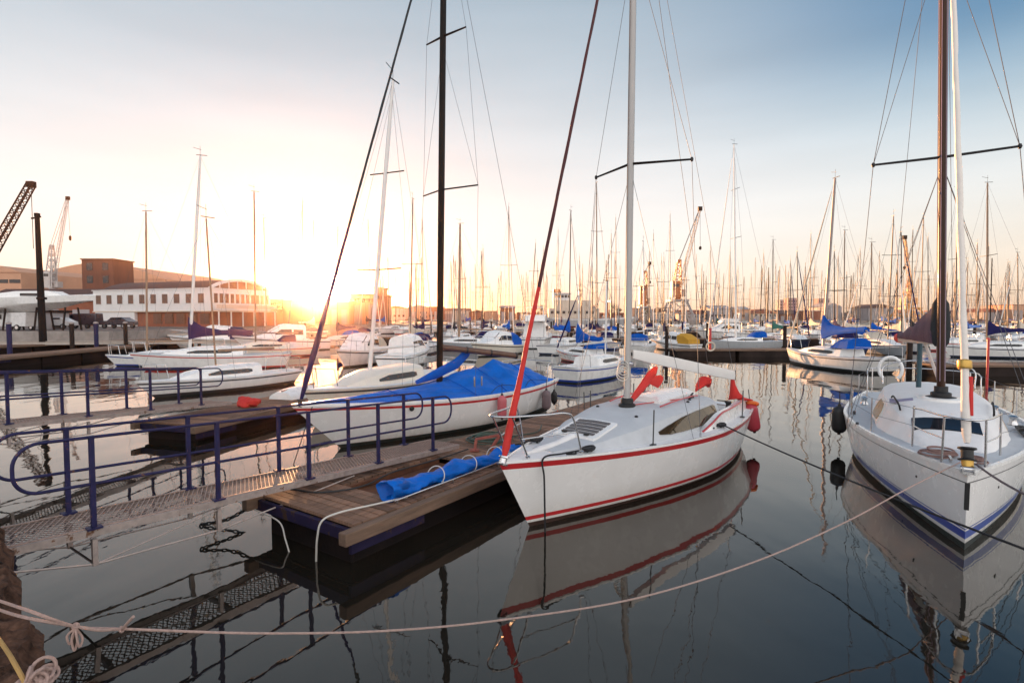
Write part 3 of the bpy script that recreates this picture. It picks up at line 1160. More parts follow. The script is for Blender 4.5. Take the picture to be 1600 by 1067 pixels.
rbn = Vector((-7.55, 15.3, .42))
one("red_bundle", lambda b: [b.lathe([(.02, 0), (.14, .03), (.17, .10), (.10, .18), (.02, .20)], 10, rbn + Vector((rnd.uniform(-.35, .35), rnd.uniform(-.15, .15), rnd.uniform(-.02, .10))), (rnd.uniform(-.6, .6), rnd.uniform(-.6, .6), 1)) for _ in range(7)], REDCLOTH,
    "crumpled red canvas heap lying on the farther gangway's pontoon", "canvas")
dg = thing("dinghy", "small white dinghy upside down on the farther gangway's pontoon", "dinghy", (-6.8, 17.4, .42), R(75), None)
part("hull", lambda b: b.loft([[Vector((x, w * math.cos(t), h_ * math.sin(t))) for t in [math.pi * q / 10 for q in range(11)]] for x, w, h_ in ((-.95, .42, .22), (-.5, .52, .30), (.2, .50, .33), (.7, .34, .26), (1.0, .08, .08))], True, True), WHITE, dg, 50)
part("keel", lambda b: b.beam((-.9, 0, .24), (.75, 0, .30), .04, .05), TIMBER, dg)

# ------------------------------------------------------------------ the red-striped sailboat
def loc(bow, th, w):
    """world point into a boat's frame"""
    a = Vector((math.sin(R(th)), math.cos(R(th)), 0))
    st = Vector((-math.cos(R(th)), math.sin(R(th)), 0))
    d = Vector(w) - Vector((bow[0], bow[1], 0))
    return Vector((d.dot(a), d.dot(st), d.z))


RB, RT = U(780, 724, z=1.02), 39.7
rb = place_boat("sailboat", "white sailboat with red sheer stripe and furled red headsail, moored beside the plank pontoon", RB, RT, "sailboat", "sailboats moored in the basin")
h = Hull(7.9, 2.65, (1.02, .86, .86), .64, .12, .68, .6, 1.75, 1.5, .84)
h.build_hull(rb, [('s', 0, 0), ('s', .018, 1), ('s', .098, 0), ('a', .165, 1), ('a', .105, 0), ('a', .065, 2), ('a', -.5, 2)], [HULLWHITE, REDPAINT, ANTIFOUL], 40)
h.build_deck(rb, DECKW, (.735, .955, .62), 40)
h.rail(rb, "toe_rail", WHITE, .03, .022)
rf = Roof(h, [(.95, .22, .015), (1.7, .52, .10), (2.6, .80, .27), (3.5, .93, .40), (4.8, .97, .44), (5.75, .93, .43)], .84)
rf.build(rb, DECKG, 34)
for sd in (-1, 1):
    rf.window(rb, WINBRONZE if sd < 0 else WINDOW, sd, [(3.05, .34, .50), (3.35, .22, .66), (3.9, .17, .82), (4.6, .15, .90), (5.45, .18, .93), (5.56, .30, .88)], "cabin_window")
# raised coaming with red edge
for sd in (-1, 1):
    def coam(b):
        rings = []
        for i in range(17):
            x = 4.3 + 3.4 * i / 16
            hb = h.half(h.tx(x), h.sheer(h.tx(x)))
            y = hb * .80
            hh = .24 * min(1, (x - 4.25) / 1.0) * (1 if x < 7.2 else 1 - (x - 7.2) * .5)
            z = h.deck(x, y).z - .02
            rings.append([Vector((x, sd * (y + .05), z)), Vector((x, sd * (y + .02), z + hh)), Vector((x, sd * (y - .10), z + hh)), Vector((x, sd * (y - .16), z))])
        b.loft(rings, True, True)

    def coamred(b):
        pts = []
        for i in range(17):
            x = 4.3 + 3.4 * i / 16
            hb = h.half(h.tx(x), h.sheer(h.tx(x)))
            y = hb * .80
            hh = .24 * min(1, (x - 4.25) / 1.0) * (1 if x < 7.2 else 1 - (x - 7.2) * .5)
            pts.append(Vector((x, sd * (y + .02), h.deck(x, y).z - .02 + hh + .008)))
        b.tube(pts, .019, 8)
    c_ = part("coaming", coam, WHITE, rb)
    part("red_trim", coamred, REDPAINT, c_)
# louvred hatch
ha = rf.patch(rb, "hatch", WHITE, 1.72, 2.45, -.37, .37, .035, .08)
for k in range(5):
    x = 1.83 + .118 * k
    rf.patch(ha, "louvre", mat("grey_louvre", (.10, .09, .09), .5), x, x + .07, -.29, .29, .05, .03)
for k in (-.2, .2):
    part("hinge", lambda b: b.box(rf.top(1.79, k, .055), (.05, .07, .03)), BLACK, ha)
# companion hatch cover
part("sliding_hatch", lambda b: b.loft([[rf.top(x, y, .05 + (.05 if abs(y) < .33 else 0)) for y in (-.38, -.34, -.2, 0, .2, .34, .38)] + [rf.top(x, y, -.02) for y in (.38, -.38)] for x in (4.05, 4.3, 5.0, 5.7)], True, True), WHITE, rb, 30)
for sd in (-1, 1):
    part("grab_rail", lambda b: b.tube(bez([rf.top(3.75, sd * .50, .03), rf.top(4.2, sd * .53, .055), rf.top(5.0, sd * .53, .055), rf.top(5.5, sd * .50, .03)], 6), .013, 7), REDPAINT, rb)
for y0, y1 in ((.10, .30), (-.10, -.28)):
    part("control_line", lambda b: b.tube(bez([rf.top(3.55, y0, .02), rf.top(3.9, (y0 + y1) / 2, .018), rf.top(4.6, y1 * 1.5, .018), rf.top(5.2, y1 * 1.75, .02)], 8), .008, 6), REDCLOTH, rb)
    part("rope_clutch", lambda b: (b.box(rf.top(5.2, y1 * 1.75, .03), (.16, .05, .05)), b.beam(rf.top(5.15, y1 * 1.75, .05), rf.top(5.28, y1 * 1.75, .10), .03, .015)), BLACK, rb)
part("foredeck_ridge", lambda b: b.tube([h.deck(.55, 0, .0), h.deck(.9, 0, .02), rf.top(1.3, 0, .0), rf.top(1.72, 0, .01)], [.02, .045, .05, .06], 8), DECKW, rb, 60)
part("mainsheet_track", lambda b: b.beam(h.deck(6.55, -.62, .02), h.deck(6.55, .62, .02), .05, .04), BLACK, rb)
# mast and spars
m0 = rf.top(3.47, 0, 0)
mtop = Vector((3.60, 0, 11.4))
part("mast_step", lambda b: b.lathe([(.15, -.02), (.15, .03), (.11, .05), (.11, .12), (.09, .14)], 14, m0), BLACK, rb)
ms = oval_mast(rb, m0 + Vector((0, 0, .08)), mtop, .145, .105, GREYMAST)
part("sail_track", lambda b: b.beam(m0.lerp(mtop, .06) + Vector((.076, 0, 0)), m0.lerp(mtop, .995) + Vector((.056, 0, 0)), .02, .012), BLACK, ms)
for s_ in (-1, 1):
    part("winch", lambda b: b.lathe([(.045, 0), (.03, .03), (.03, .07), (.05, .09)], 10, m0.lerp(mtop, .075) + Vector((0, s_ * .055, 0)), (0, s_, 0)), STEEL, ms)
part("halyard_coil", lambda b: [b.torus(m0.lerp(mtop, .07) + Vector((-.09 - .012 * k, .03, -.05 * k)), .10, .010, (1, .15 * k, 0), 22, 6) for k in range(4)], WHITEROPE, ms)
zs = 5.6
mz = m0.lerp(mtop, (zs - m0.z) / (mtop.z - m0.z))
tips = []
for sd in (-1, 1):
    tip = mz + Vector((.40, sd * .94, .0))
    tips.append(tip)
    sp = part("spreader", lambda b: b.tube([mz + Vector((0, sd * .04, 0)), tip], [.024, .017], 8), DARKMAST, rb)
    part("spreader_tip", lambda b: b.lathe([(.02, -.035), (.03, 0), (.02, .035)], 8, tip), BLACK, sp)
zz2 = 9.0
for sd, tip in zip((-1, 1), tips):
    ch = Vector((3.75, sd * 1.22, .92))
    wire(rb, "shroud", ch, tip, .0045)
    wire(rb, "shroud", tip, m0.lerp(mtop, .80), .0045)
    wire(rb, "shroud", Vector((3.45, sd * 1.22, .92)), mz - Vector((0, 0, .1)), .004)
wire(rb, "backstay", Vector((7.75, 0, 1.0)), mtop - Vector((0, 0, .05)), .005)
wire(rb, "halyard", m0.lerp(mtop, .05) + Vector((-.09, .02, 0)), m0.lerp(mtop, .97) + Vector((-.08, .02, 0)), .005, BLACKROPE)
# boom, swung to port
bd = loc(RB, RT, Vector((RB[0], RB[1], 0)) + Vector((.81, .59, 0)))
bd.z = 0
bd.normalize()
b0 = m0.lerp(mtop, (2.26 - m0.z) / (mtop.z - m0.z)) + bd * .10
b1 = b0 + bd * 3.2 + Vector((0, 0, -.58))
bm_ = part("boom", lambda b: b.loft([[c + Vector((0, 0, 1)) * (z * k) + bd.cross(Vector((0, 0, 1))) * (y * k) for y, z in ((-.05, -.10), (.05, -.10), (.062, 0), (.05, .10), (-.05, .10), (-.062, 0))] for c, k in ((b0, .75), (b0.lerp(b1, .15), 1), (b0.lerp(b1, .9), 1), (b1, .95))], True, True), WHITEALU, rb, 40)
part("end_cap", lambda b: b.loft([[b1 + bd * d_ + Vector((0, 0, 1)) * z + bd.cross(Vector((0, 0, 1))) * y for y, z in ((-.055, -.10), (.055, -.10), (.055, .10), (-.055, .10))] for d_ in (0, .025)], True, True), BLACK, bm_)
part("gooseneck", lambda b: b.beam(b0 - bd * .12, b0 + bd * .02, .04, .06), BLACK, bm_)
wire(rb, "topping_lift", b1 + Vector((0, 0, .1)), mtop, .004)


def blade(b, path, ws, ths, nrm):
    """a bundle of cloth along a path"""
    P = [Vector(p_) for p_ in path]
    n = Vector(nrm).normalized()
    rings = []
    for i, c in enumerate(P):
        t = (P[min(i + 1, len(P) - 1)] - P[max(i - 1, 0)]).normalized()
        u = t.cross(n).normalized()
        m = 12
        rings.append([c + u * (math.cos(2 * math.pi * j / m) * ws[i] * (1 + .12 * math.sin(j * 2.1 + i * 1.7))) + n * (math.sin(2 * math.pi * j / m) * ths[i]) for j in range(m)])
    b.loft(rings, True, True)


f0 = m0 + Vector((.12, -.02, .08))
f1 = loc(RB, RT, U(1027, 574, Y=10.6))
f2 = loc(RB, RT, U(1036, 590, Y=10.62))
kk = part("vang_cover", lambda b: (blade(b, [f0, f0.lerp(f1, .2), f0.lerp(f1, .45), f0.lerp(f1, .7), f0.lerp(f1, .9), f1], [.05, .075, .10, .11, .08, .02], [.03, .045, .05, .05, .04, .012], (.3, -1, .2)),
                                   blade(b, [f0.lerp(f1, .62), f0.lerp(f2, .8), f0.lerp(f2, .93), f2], [.08, .11, .09, .02], [.03, .03, .025, .01], (.3, -1, .2))), REDCLOTH, rb)
tl = loc(RB, RT, U(1100, 597, Y=11.7))
part("tiller_cover", lambda b: blade(b, [tl + Vector((-.30, .06, -.16)), tl + Vector((-.12, .03, -.04)), tl + Vector((.02, 0, .03)), tl + Vector((.12, -.02, .02)), tl + Vector((.16, -.03, -.08))], [.02, .10, .14, .13, .06], [.02, .08, .10, .09, .05], (0, 0, 1)), REDCLOTH, rb)
og = loc(RB, RT, U(1148, 616, Y=12.0))
part("winch_cover", lambda b: (blade(b, [og + Vector((.0, .06, .42)), og + Vector((.02, .05, .2)), og + Vector((.04, .02, .02)), og + Vector((.1, 0, -.1))], [.03, .05, .11, .17], [.02, .03, .08, .12], (1, .2, 0)),
                               blade(b, [og + Vector((.05, 0, -.04)), og + Vector((.3, -.1, -.13)), og + Vector((.62, -.2, -.18))], [.10, .05, .015], [.07, .04, .015], (0, 0, 1))), REDCLOTH, rb)
wp = loc(RB, RT, U(1138, 632, Y=11.75))
part("cockpit_winch", lambda b: (b.lathe([(.08, -.15), (.07, -.08), (.055, -.05), (.055, .02), (.08, .05), (.075, .07)], 14, wp), b.beam(wp + Vector((0, 0, .07)), wp + Vector((-.12, .2, .09)), .03, .02)), BLACK, rb)
# headsail on its stay
fs0, fs1 = Vector((.10, 0, 1.10)), Vector((3.5, 0, 11.3))
fm = fs0.lerp(fs1, .22)
fu = furled(rb, fs0, fm, [(0, .03), (.045, .052), (.18, .05), (.34, .042), (.52, .033), (.75, .030), (1, .027)], REDCLOTH, turns=.9)
furled(rb, fm - (fs1 - fs0).normalized() * .02, fs1, [(0, .025), (.5, .022), (.85, .020), (1, .008)], REDSAIL_BACKLIT, turns=.9)  # same red sail higher up, its backlit darkening painted as maroon
part("furler_drum", lambda b: b.lathe([(.07, 0), (.075, .02), (.05, .03), (.05, .09), (.075, .10), (.07, .12)], 16, fs0 - (fs1 - fs0).normalized() * .12, fs1 - fs0), STEEL, fu)
# pulpit
z0 = h.deck(.2).z


def tube_part(name, pts, r, m, par, n=8, k=6):
    return part(name, lambda b: b.tube(bez(pts, k) if len(pts) > 2 else pts, r, n), m, par, 60)


pz = z0 + .56
pp = part("pulpit", lambda b: (b.tube(bez([(1.15, -.52, z0 - .02), (1.0, -.49, pz - .12), (.85, -.46, pz - .01), (.55, -.36, pz), (.05, -.18, pz + .02), (-.12, 0, pz + .03), (.05, .18, pz + .02), (.55, .36, pz), (.85, .46, pz - .01), (1.0, .49, pz - .12), (1.15, .52, z0 - .02)], 8), .0135, 8),
                               [b.tube([(.05, s_ * .18, pz + .02), (.38, s_ * .17, z0)], .0125, 8) for s_ in (-1, 1)],
                               [b.tube([(.24, s_ * .18, z0 + .26), (1.08, s_ * .505, z0 + .27)], .010, 8) for s_ in (-1, 1)]), STEEL, rb, 60)
for p_ in ((1.15, -.52, z0 - .02), (1.15, .52, z0 - .02), (.38, -.17, z0), (.38, .17, z0)):
    part("foot_plate", lambda b: b.lathe([(.035, -.01), (.035, .008), (.018, .02)], 10, p_), STEEL, pp)
for x, sd in ((2.62, -1), (3.9, 1), (4.2, 1), (6.0, 1), (6.35, -1)):
    hb = h.half(h.tx(x), h.sheer(h.tx(x)))
    part("stanchion", lambda b: (b.tube([h.deck(x, sd * (hb - .10)), h.deck(x, sd * (hb - .09), .56)], .0115, 7), b.box(h.deck(x, sd * (hb - .10), .012), (.1, .07, .02))), mat("dark_stanchion", (.10, .10, .10), .4, metal=.6), rb)


def cleat(b, c, d):
    d = Vector(d).normalized()
    b.beam(c + Vector((0, 0, .05)) - d * .11, c + Vector((0, 0, .05)) + d * .11, .03, .025)
    for s_ in (-.04, .04):
        b.beam(c + d * s_, c + d * s_ + Vector((0, 0, .05)), .025, .025)


for x, sd in ((1.45, -1), (1.45, 1), (5.0, -1)):
    hb = h.half(h.tx(x), h.sheer(h.tx(x)))
    c = h.deck(x, sd * (hb - .16))
    cl = part("cleat", lambda b: cleat(b, c, (1, sd * .3, 0)), BLACK, rb)
    part("rope_turns", lambda b: [b.tube([c + Vector((.11 * math.cos(t) * (1 + .1 * k), .055 * math.sin(t) + .01 * k, .035 + .012 * k)) for t in [2 * math.pi * q / 16 for q in range(17)]], .014, 6) for k in range(3)] + [b.tube([c + Vector((0, 0, .04)), c + Vector((-.2, .1, .03)), c + Vector((-.28, .05, .02)), c + Vector((-.4, .13, .02))], .014, 6)], BLACKROPE, cl)
for x, y in ((3.0, -.42), (4.7, -.62), (4.95, -.55), (3.3, .5), (3.9, .2)):
    part("deck_fitting", lambda b: b.lathe([(.03, 0), (.03, .02), (.012, .03)], 10, rf.top(x, y)), BLACK, rb)
for s_ in (-1, 1):
    part("chainplate", lambda b: b.beam(Vector((3.75, s_ * 1.22, .86)), Vector((3.75, s_ * 1.22, .97)), .03, .012), STEEL, rb)


def wpt(bow, th, l):
    a = Vector((math.sin(R(th)), math.cos(R(th)), 0))
    st = Vector((-math.cos(R(th)), math.sin(R(th)), 0))
    return Vector((bow[0], bow[1], 0)) + a * l[0] + st * l[1] + Vector((0, 0, l[2]))


cw = wpt(RB, RT, h.deck(1.45, -(h.half(h.tx(1.45), .9) - .16), .04))
cr = wpt(RB, RT, h.p(.075, h.sheer(.075) + .01, -1))
one("mooring_line", lambda b: b.tube(bez([cw, cw.lerp(cr, .6) + Vector((0, 0, .02)), cr + Vector((-.01, -.02, .02)), cr + Vector((0, -.02, -.25)), cr + Vector((.01, -.01, -.7)), cr + Vector((.02, 0, -1.2))]), .013, 7), BLACKROPE,
    "black bow line led over the red-striped sailboat's bow straight down into the water", "rope")
c5 = wpt(RB, RT, h.deck(5.0, -(h.half(h.tx(5.0), .85) - .16), .05))
e5 = U(1660, 880, Y=4.5)
one("mooring_line", lambda b: b.tube(catenary(c5, e5, .05, 30), .012, 7), BLACKROPE,
    "black mooring line stretched from the red-striped sailboat across the blue-striped yacht's bow", "rope")


def fender(label, top, length, r, m, group="fenders hanging from hulls", capm=None, tilt=(0, 0)):
    f = thing("fender", label, "fender", top - Vector((0, 0, length)), 0, group)
    f.rotation_euler = (tilt[0], tilt[1], 0)
    part("bladder", lambda b: b.lathe([(.02, .0), (r * .55, .02), (r * .9, .07), (r, .13), (r, length - .13), (r * .9, length - .07), (r * .5, length - .02), (.03, length)], 18), m, f, 60)
    part("end_fitting", lambda b: b.lathe([(.035, length - .02), (.035, length + .03), (.02, length + .05)], 10), capm or BLACK, f)
    part("end_fitting", lambda b: b.lathe([(.03, -.03), (.035, .02)], 10), BLACK, f)
    part("lanyard", lambda b: b.tube([(0, 0, length + .03), (-tilt[1] * .1, tilt[0] * .1, length + .32)], .009, 6), BLACKROPE, f)
    return f


fr = wpt(RB, RT, (7.72, -.98, .98))
fender("dark red cylinder fender with an orange neck on the red-striped sailboat's stern", fr, .66, .15, REDFENDER, capm=ORANGE, tilt=(0, R(-10)))
one("orange_strap", lambda b: (b.torus(fr + Vector((-.05, .02, -.02)), .10, .045, (.2, .3, 1), 18, 8), b.tube([fr + Vector((-.1, .1, .02)), fr + Vector((-.3, .1, -.05))], .02, 6)), ORANGE,
    "orange strap wrapped round the dark red stern fender's neck", "strap")

# ------------------------------------------------------------------ the blue-striped yacht on the right
BB, BT = U(1512, 742, z=.96), 33.5
by = place_boat("sailboat", "white yacht with blue waterline stripe and brown mast, bow facing the quay", BB, BT, "sailboat", "sailboats moored in the basin")
h = Hull(8.8, 3.0, (.96, .88, .92), .05, .10, .74, .58, 1.72, 1.5, .86)
h.build_hull(by, [('s', 0, 0), ('s', .10, 1), ('s', .114, 0), ('a', .27, 2), ('a', .255, 0), ('a', .235, 2), ('a', .135, 0), ('a', .085, 3), ('a', -.5, 3)], [HULLWHITE, LINEDARK, BLUEPAINT, ANTIDARK], 40)
h.build_deck(by, DECKG, (.70, .95, .7), 36)
h.rail(by, "toe_rail", WHITE, .05, .035)
rf = Roof(h, [(1.55, .42, .02), (2.0, .58, .20), (2.7, .80, .46), (3.3, .93, .54), (4.8, 1.0, .56), (6.1, .98, .55)], .80)
rf.build(by, DECKW, 34)
part("bow_plate", lambda b: b.beam((-.012, 0, .86), (.01, 0, .52), .05, .02), BLACK, by)
part("stem_fitting", lambda b: (b.box((.07, 0, .99), (.22, .14, .03)), b.lathe([(.035, -.07), (.035, .07)], 12, (.02, 0, 1.03), (0, 1, 0)), b.box((-.02, .055, 1.03), (.12, .012, .09)), b.box((-.02, -.055, 1.03), (.12, .012, .09))), STEEL, by)
fh = rf.patch(by, "front_hatch", WINDOW, 2.02, 2.34, -.40, .46, .018, .05)
rf.patch(by, "deck_slot", mat("lilac_vent", (.22, .20, .30), .5), 3.12, 3.25, .40, .74, .014, .04)
for sd in (-1, 1):
    w_ = rf.window(by, mat("pale_frame", (.72, .69, .64), .35), sd, [(3.45, .12, .55), (3.7, .05, .95), (4.55, .05, .95), (4.8, .15, .65)], "window_frame", .014)
    rf.window(w_, TANGLASS, sd, [(3.58, .22, .60), (3.78, .17, .84), (4.48, .17, .84), (4.64, .26, .62)], "window_pane", .028)
    part("grab_rail", lambda b: b.tube(bez([rf.top(2.6, sd * .60, .0), rf.top(2.75, sd * .62, .05), rf.top(3.3, sd * .68, .05), rf.top(3.5, sd * .70, .0)], 6), .015, 7), DARKMAST, by)
m0 = rf.top(3.36, 0, 0)
mtop = Vector((3.46, .22, 12.6))
part("mast_collar", lambda b: b.lathe([(.22, -.03), (.22, .015), (.15, .03), (.15, .09), (.10, .11), (.10, .2)], 18, m0), BLACK, by)
part("mast_pad", lambda b: b.lathe([(.34, -.05), (.34, .006), (.30, .012)], 24, m0), WHITE, by)
ms = oval_mast(by, m0 + Vector((0, 0, .1)), mtop, .15, .125, BROWNMAST)
part("sail_track", lambda b: b.beam(m0.lerp(mtop, .08) + Vector((.08, .0, 0)), m0.lerp(mtop, .99) + Vector((.06, 0, 0)), .03, .02), BLACK, ms)
mz = m0.lerp(mtop, (5.68 - m0.z) / (mtop.z - m0.z))
mz2 = m0.lerp(mtop, (9.4 - m0.z) / (mtop.z - m0.z))
for sd in (-1, 1):
    tip = mz + Vector((.06, sd * 1.0, .03))
    sp = part("spreader", lambda b: b.tube([mz + Vector((0, sd * .05, 0)), tip], [.024, .02], 8), BLACK, by)
    part("spreader_tip", lambda b: b.lathe([(.02, -.04), (.035, 0), (.02, .04)], 8, tip), BLACK, sp)
    ch = Vector((3.5, sd * 1.38, .9))
    wire(by, "shroud", ch, tip, .006)
    wire(by, "shroud", tip, m0.lerp(mtop, .93), .006)
    wire(by, "shroud", tip, mz2, .005)
    wire(by, "shroud", Vector((3.1, sd * 1.34, .9)), mz - Vector((0, 0, .12)), .005)
    wire(by, "shroud", Vector((4.0, sd * 1.38, .9)), mz - Vector((0, 0, .12)), .005)
for sd in (-1, 1):
    wire(by, "backstay", Vector((8.6, sd * .7, .95)), mtop - Vector((0, 0, .05)), .005)
for k, (x, y) in enumerate(((-.12, .03), (-.11, -.04), (.12, .06))):
    wire(by, "halyard", m0 + Vector((x, y, .3)), mtop + Vector((x * .8, y, -.1)), .006, mat("mauve_halyard", (.30, .22, .28), .8))
fs0, fs1 = Vector((.16, 0, 1.33)), Vector((3.36, .21, 12.2))
fu = furled(by, fs0, fs1, [(0, .03), (.01, .045), (.04, .046), (.1, .042), (.4, .037), (.8, .032), (1, .01)], SAILCLOTH, turns=.8, amp=.22)
dr = (fs1 - fs0).normalized()
part("furler_drum", lambda b: b.lathe([(.095, 0), (.10, .015), (.065, .03), (.065, .13), (.10, .145), (.095, .165)], 18, fs0 - dr * .22, dr), BLACK, fu)
part("drum_base", lambda b: b.lathe([(.035, -.12), (.06, -.10), (.065, 0)], 14, fs0 - dr * .22, dr), BRASS, fu)
part("furler_collar", lambda b: b.lathe([(.07, 0), (.08, .02), (.08, .10), (.06, .12)], 14, fs0 + dr * .95, dr), BRASS, fu)
part("leech_patch", lambda b: b.tube([fs0 + dr * .35 + Vector((-.01, -.05, 0)), fs0 + dr * .85 + Vector((-.005, -.052, 0))], [.022, .03], 8), REDCLOTH, fu)
# boom with its sail under a purple cover
bd = loc(BB, BT, Vector((BB[0], BB[1], 0)) + Vector((.437, .9, 0)))
bd.z = 0
bd.normalize()
b0 = m0.lerp(mtop, (2.52 - m0.z) / (mtop.z - m0.z)) + bd * .1
b1 = b0 + bd * 3.45 + Vector((0, 0, -.08))
lat = bd.cross(Vector((0, 0, 1)))
bo = part("boom", lambda b: b.loft([[c + Vector((0, 0, z)) + lat * y for y, z in ((-.05, -.09), (.05, -.09), (.06, 0), (.05, .08), (-.05, .08), (-.06, 0))] for c in (b0, b1)], True, True), mat("grey_boom", (.45, .44, .40), .4, metal=.3), by, 40)
part("end_cap", lambda b: b.lathe([(.03, -.12), (.10, -.10), (.12, -.02), (.10, .06), (.04, .08)], 14, b1, bd), mat("red_end_cap", (.65, .06, .04), .6), bo)


def cover(b):
    rings = []
    for i in range(25):
        t = i / 24
        c = (b0 + bd * .02).lerp(b1 - bd * .05, t)
        hh = .62 * (1 - t) ** 1.6 + .13 + .03 * math.sin(t * 20)
        if t < .1:
            hh *= .92 + .8 * t
        w = .13 - .05 * t + .012 * math.sin(t * 31)
        rings.append([c + Vector((0, 0, z * hh)) + lat * (y * w) for y, z in ((-.75, -.10), (-1, .12), (-.85, .5), (-.45, .88), (0, 1.02 + .03 * math.sin(t * 27)), (.45, .88), (.85, .5), (1, .12), (.75, -.10))])
    b.loft(rings, True, True)


part("sail_cover", cover, PURPLECLOTH, bo, 50)
part("cover_front", lambda b: b.loft([[m0.lerp(mtop, (z - m0.z) / (mtop.z - m0.z)) + Vector((.13 + math.cos(a) * w * .55, math.sin(a) * w + .01 * math.sin(z * 30 + a), 0)) for a in [2 * math.pi * q / 16 for q in range(16)]] for z, w in ((2.40, .09), (2.46, .12), (2.7, .14), (3.0, .135), (3.15, .11), (3.26, .07), (3.3, .03))], True, True), BLACKCLOTH, bo, 50)
part("boom_strut", lambda b: b.tube([m0.lerp(mtop, .02) + Vector((.1, 0, 0)), b0.lerp(b1, .3) - Vector((0, 0, .08))], .028, 8), mat("pale_strut", (.62, .52, .46), .5), by)
sp_ = b0.lerp(b1, .42)
part("boom_crutch", lambda b: b.tube([Vector((sp_.x, sp_.y, 1.35)), sp_ - Vector((0, 0, .08))], .045, 8), mat("dark_teal_post", (.02, .06, .08), .5), by)
# pulpit and lifelines
z0 = h.deck(.3).z
pz = z0 + .60
hb1 = h.half(h.tx(1.25), .9) - .08
pp = part("pulpit", lambda b: (b.tube(bez([(1.3, -hb1, pz - .04), (.9, -hb1 * .82, pz), (.45, -.26, pz + .01), (.18, -.12, pz + .02), (.10, 0, pz + .02), (.18, .12, pz + .02), (.45, .26, pz + .01), (.9, hb1 * .82, pz), (1.3, hb1, pz - .04)], 8), .014, 8),
                               [b.tube([(x, s_ * y, z0 - .01), (x - .03, s_ * (y - .01), pz)], .0135, 8) for s_ in (-1, 1) for x, y in ((.42, .22), (1.3, hb1))],
                               b.tube(bez([(1.3, -hb1, z0 + .30), (.9, -hb1 * .82, z0 + .31), (.42, -.22, z0 + .31)], 6), .010, 8), b.tube(bez([(1.3, hb1, z0 + .30), (.9, hb1 * .82, z0 + .31), (.42, .22, z0 + .31)], 6), .010, 8)), STEEL, by, 60)
for sd in (-1, 1):
    tops, mids = [Vector((1.3, sd * hb1, pz - .04))], [Vector((1.3, sd * hb1, z0 + .30))]
    for x in (2.7, 4.2, 5.8, 7.3):
        hb = h.half(h.tx(x), .9) - .09
        part("stanchion", lambda b: b.tube([h.deck(x, sd * hb), h.deck(x, sd * hb, .60)], .0115, 7), STEEL, by)
        tops.append(h.deck(x, sd * hb, .59))
        mids.append(h.deck(x, sd * hb, .31))
    hb = h.half(h.tx(8.4), .9) - .09
    tops.append(h.deck(8.4, sd * hb, .62))
    mids.append(h.deck(8.4, sd * hb, .33))
    part("lifeline", lambda b: [b.tube([p_, q_], .0035, 5) for p_, q_ in zip(tops[:-1], tops[1:])] + [b.tube([p_, q_], .0035, 5) for p_, q_ in zip(mids[:-1], mids[1:])], WIRE, by)
hb = h.half(h.tx(8.4), .9) - .09
part("pushpit", lambda b: (b.tube(bez([h.deck(7.7, -hb, .0), h.deck(7.75, -hb, .5), h.deck(7.9, -hb, .64), h.deck(8.6, -hb + .1, .64), h.deck(8.65, 0, .64), h.deck(8.6, hb - .1, .64), h.deck(7.9, hb, .64), h.deck(7.75, hb, .5), h.deck(7.7, hb, 0)], 7), .014, 8), b.tube([h.deck(8.5, -hb + .1, 0), h.deck(8.55, -hb + .1, .64)], .013, 8), b.tube([h.deck(8.5, hb - .1, 0), h.deck(8.55, hb - .1, .64)], .013, 8)), STEEL, by, 60)
for y in (.62,):
    part("horseshoe_buoy", lambda b: b.tube([Vector((8.0, y, 1.62)) + Vector((.0, .24 * math.cos(t), .30 * math.sin(t))) for t in [R(-50 + 280 * q / 22) for q in range(23)]], .04, 10), WHITE, by, 60)
part("sprayhood_frame", lambda b: [b.tube(bez([h.deck(6.2, -.8, .5), h.deck(6.35, -.75, .9), h.deck(6.45, 0, 1.02), h.deck(6.35, .75, .9), h.deck(6.2, .8, .5)], 7), .015, 7)], STEEL, by, 60)
for x, y in ((6.3, 1.14), (6.3, -1.14), (5.0, -1.22)):
    part("deck_winch", lambda b: b.lathe([(.085, 0), (.06, .05), (.055, .12), (.08, .16), (.03, .18)], 14, h.deck(x, y)), STEEL, by)
part("rope_coil", lambda b: [b.torus(h.deck(.95 + rnd.uniform(-.05, .05), .22 + rnd.uniform(-.04, .04), .015 + .014 * k), .20 - .012 * k, .011, (rnd.uniform(-.08, .08), rnd.uniform(-.08, .08), 1), 26, 6) for k in range(6)], mat("mauve_rope", (.28, .17, .15), .9, var=.2, bump=.7, bscale=150), by)
part("rope_coil", lambda b: [b.torus(h.deck(.75 + rnd.uniform(-.04, .04), -.14 + rnd.uniform(-.03, .03), .015 + .014 * k), .13 - .012 * k, .011, (0, 0, 1), 22, 6) for k in range(4)], mat("mauve_rope", (.28, .17, .15), .9, var=.2, bump=.7, bscale=150), by)
parts("bow_cleat", [lambda b: cleat(b, h.deck(.55, .12), (1, 0, 0)), lambda b: cleat(b, h.deck(.55, -.12), (1, 0, 0))], STEEL, by)
part("jib_car", lambda b: (b.beam(h.deck(3.6, -1.15, .03), h.deck(4.6, -1.2, .03), .04, .04), b.box(h.deck(4.1, -1.18, .08), (.14, .07, .09))), BLACK, by)
for x, y in ((3.3, 1.22), (4.75, 1.30)):
    part("fairlead", lambda b: b.box(h.deck(x, y, .03), (.12, .05, .06)), BLACK, by)
for s_ in (-1, 1):
    part("hull_drain", lambda b: b.lathe([(.018, -.01), (.018, .006)], 8, h.p(.115, .62, s_), (-.5, s_, 0)), BLACK, by)
hbf = h.half(h.tx(6.0), .5)
fender("black oval fender hanging off the blue-striped yacht's side", wpt(BB, BT, (5.6, hbf + .20, .92)), .62, .15, BLACK)
bl = wpt(BB, BT, (.5, -.12, 1.02))
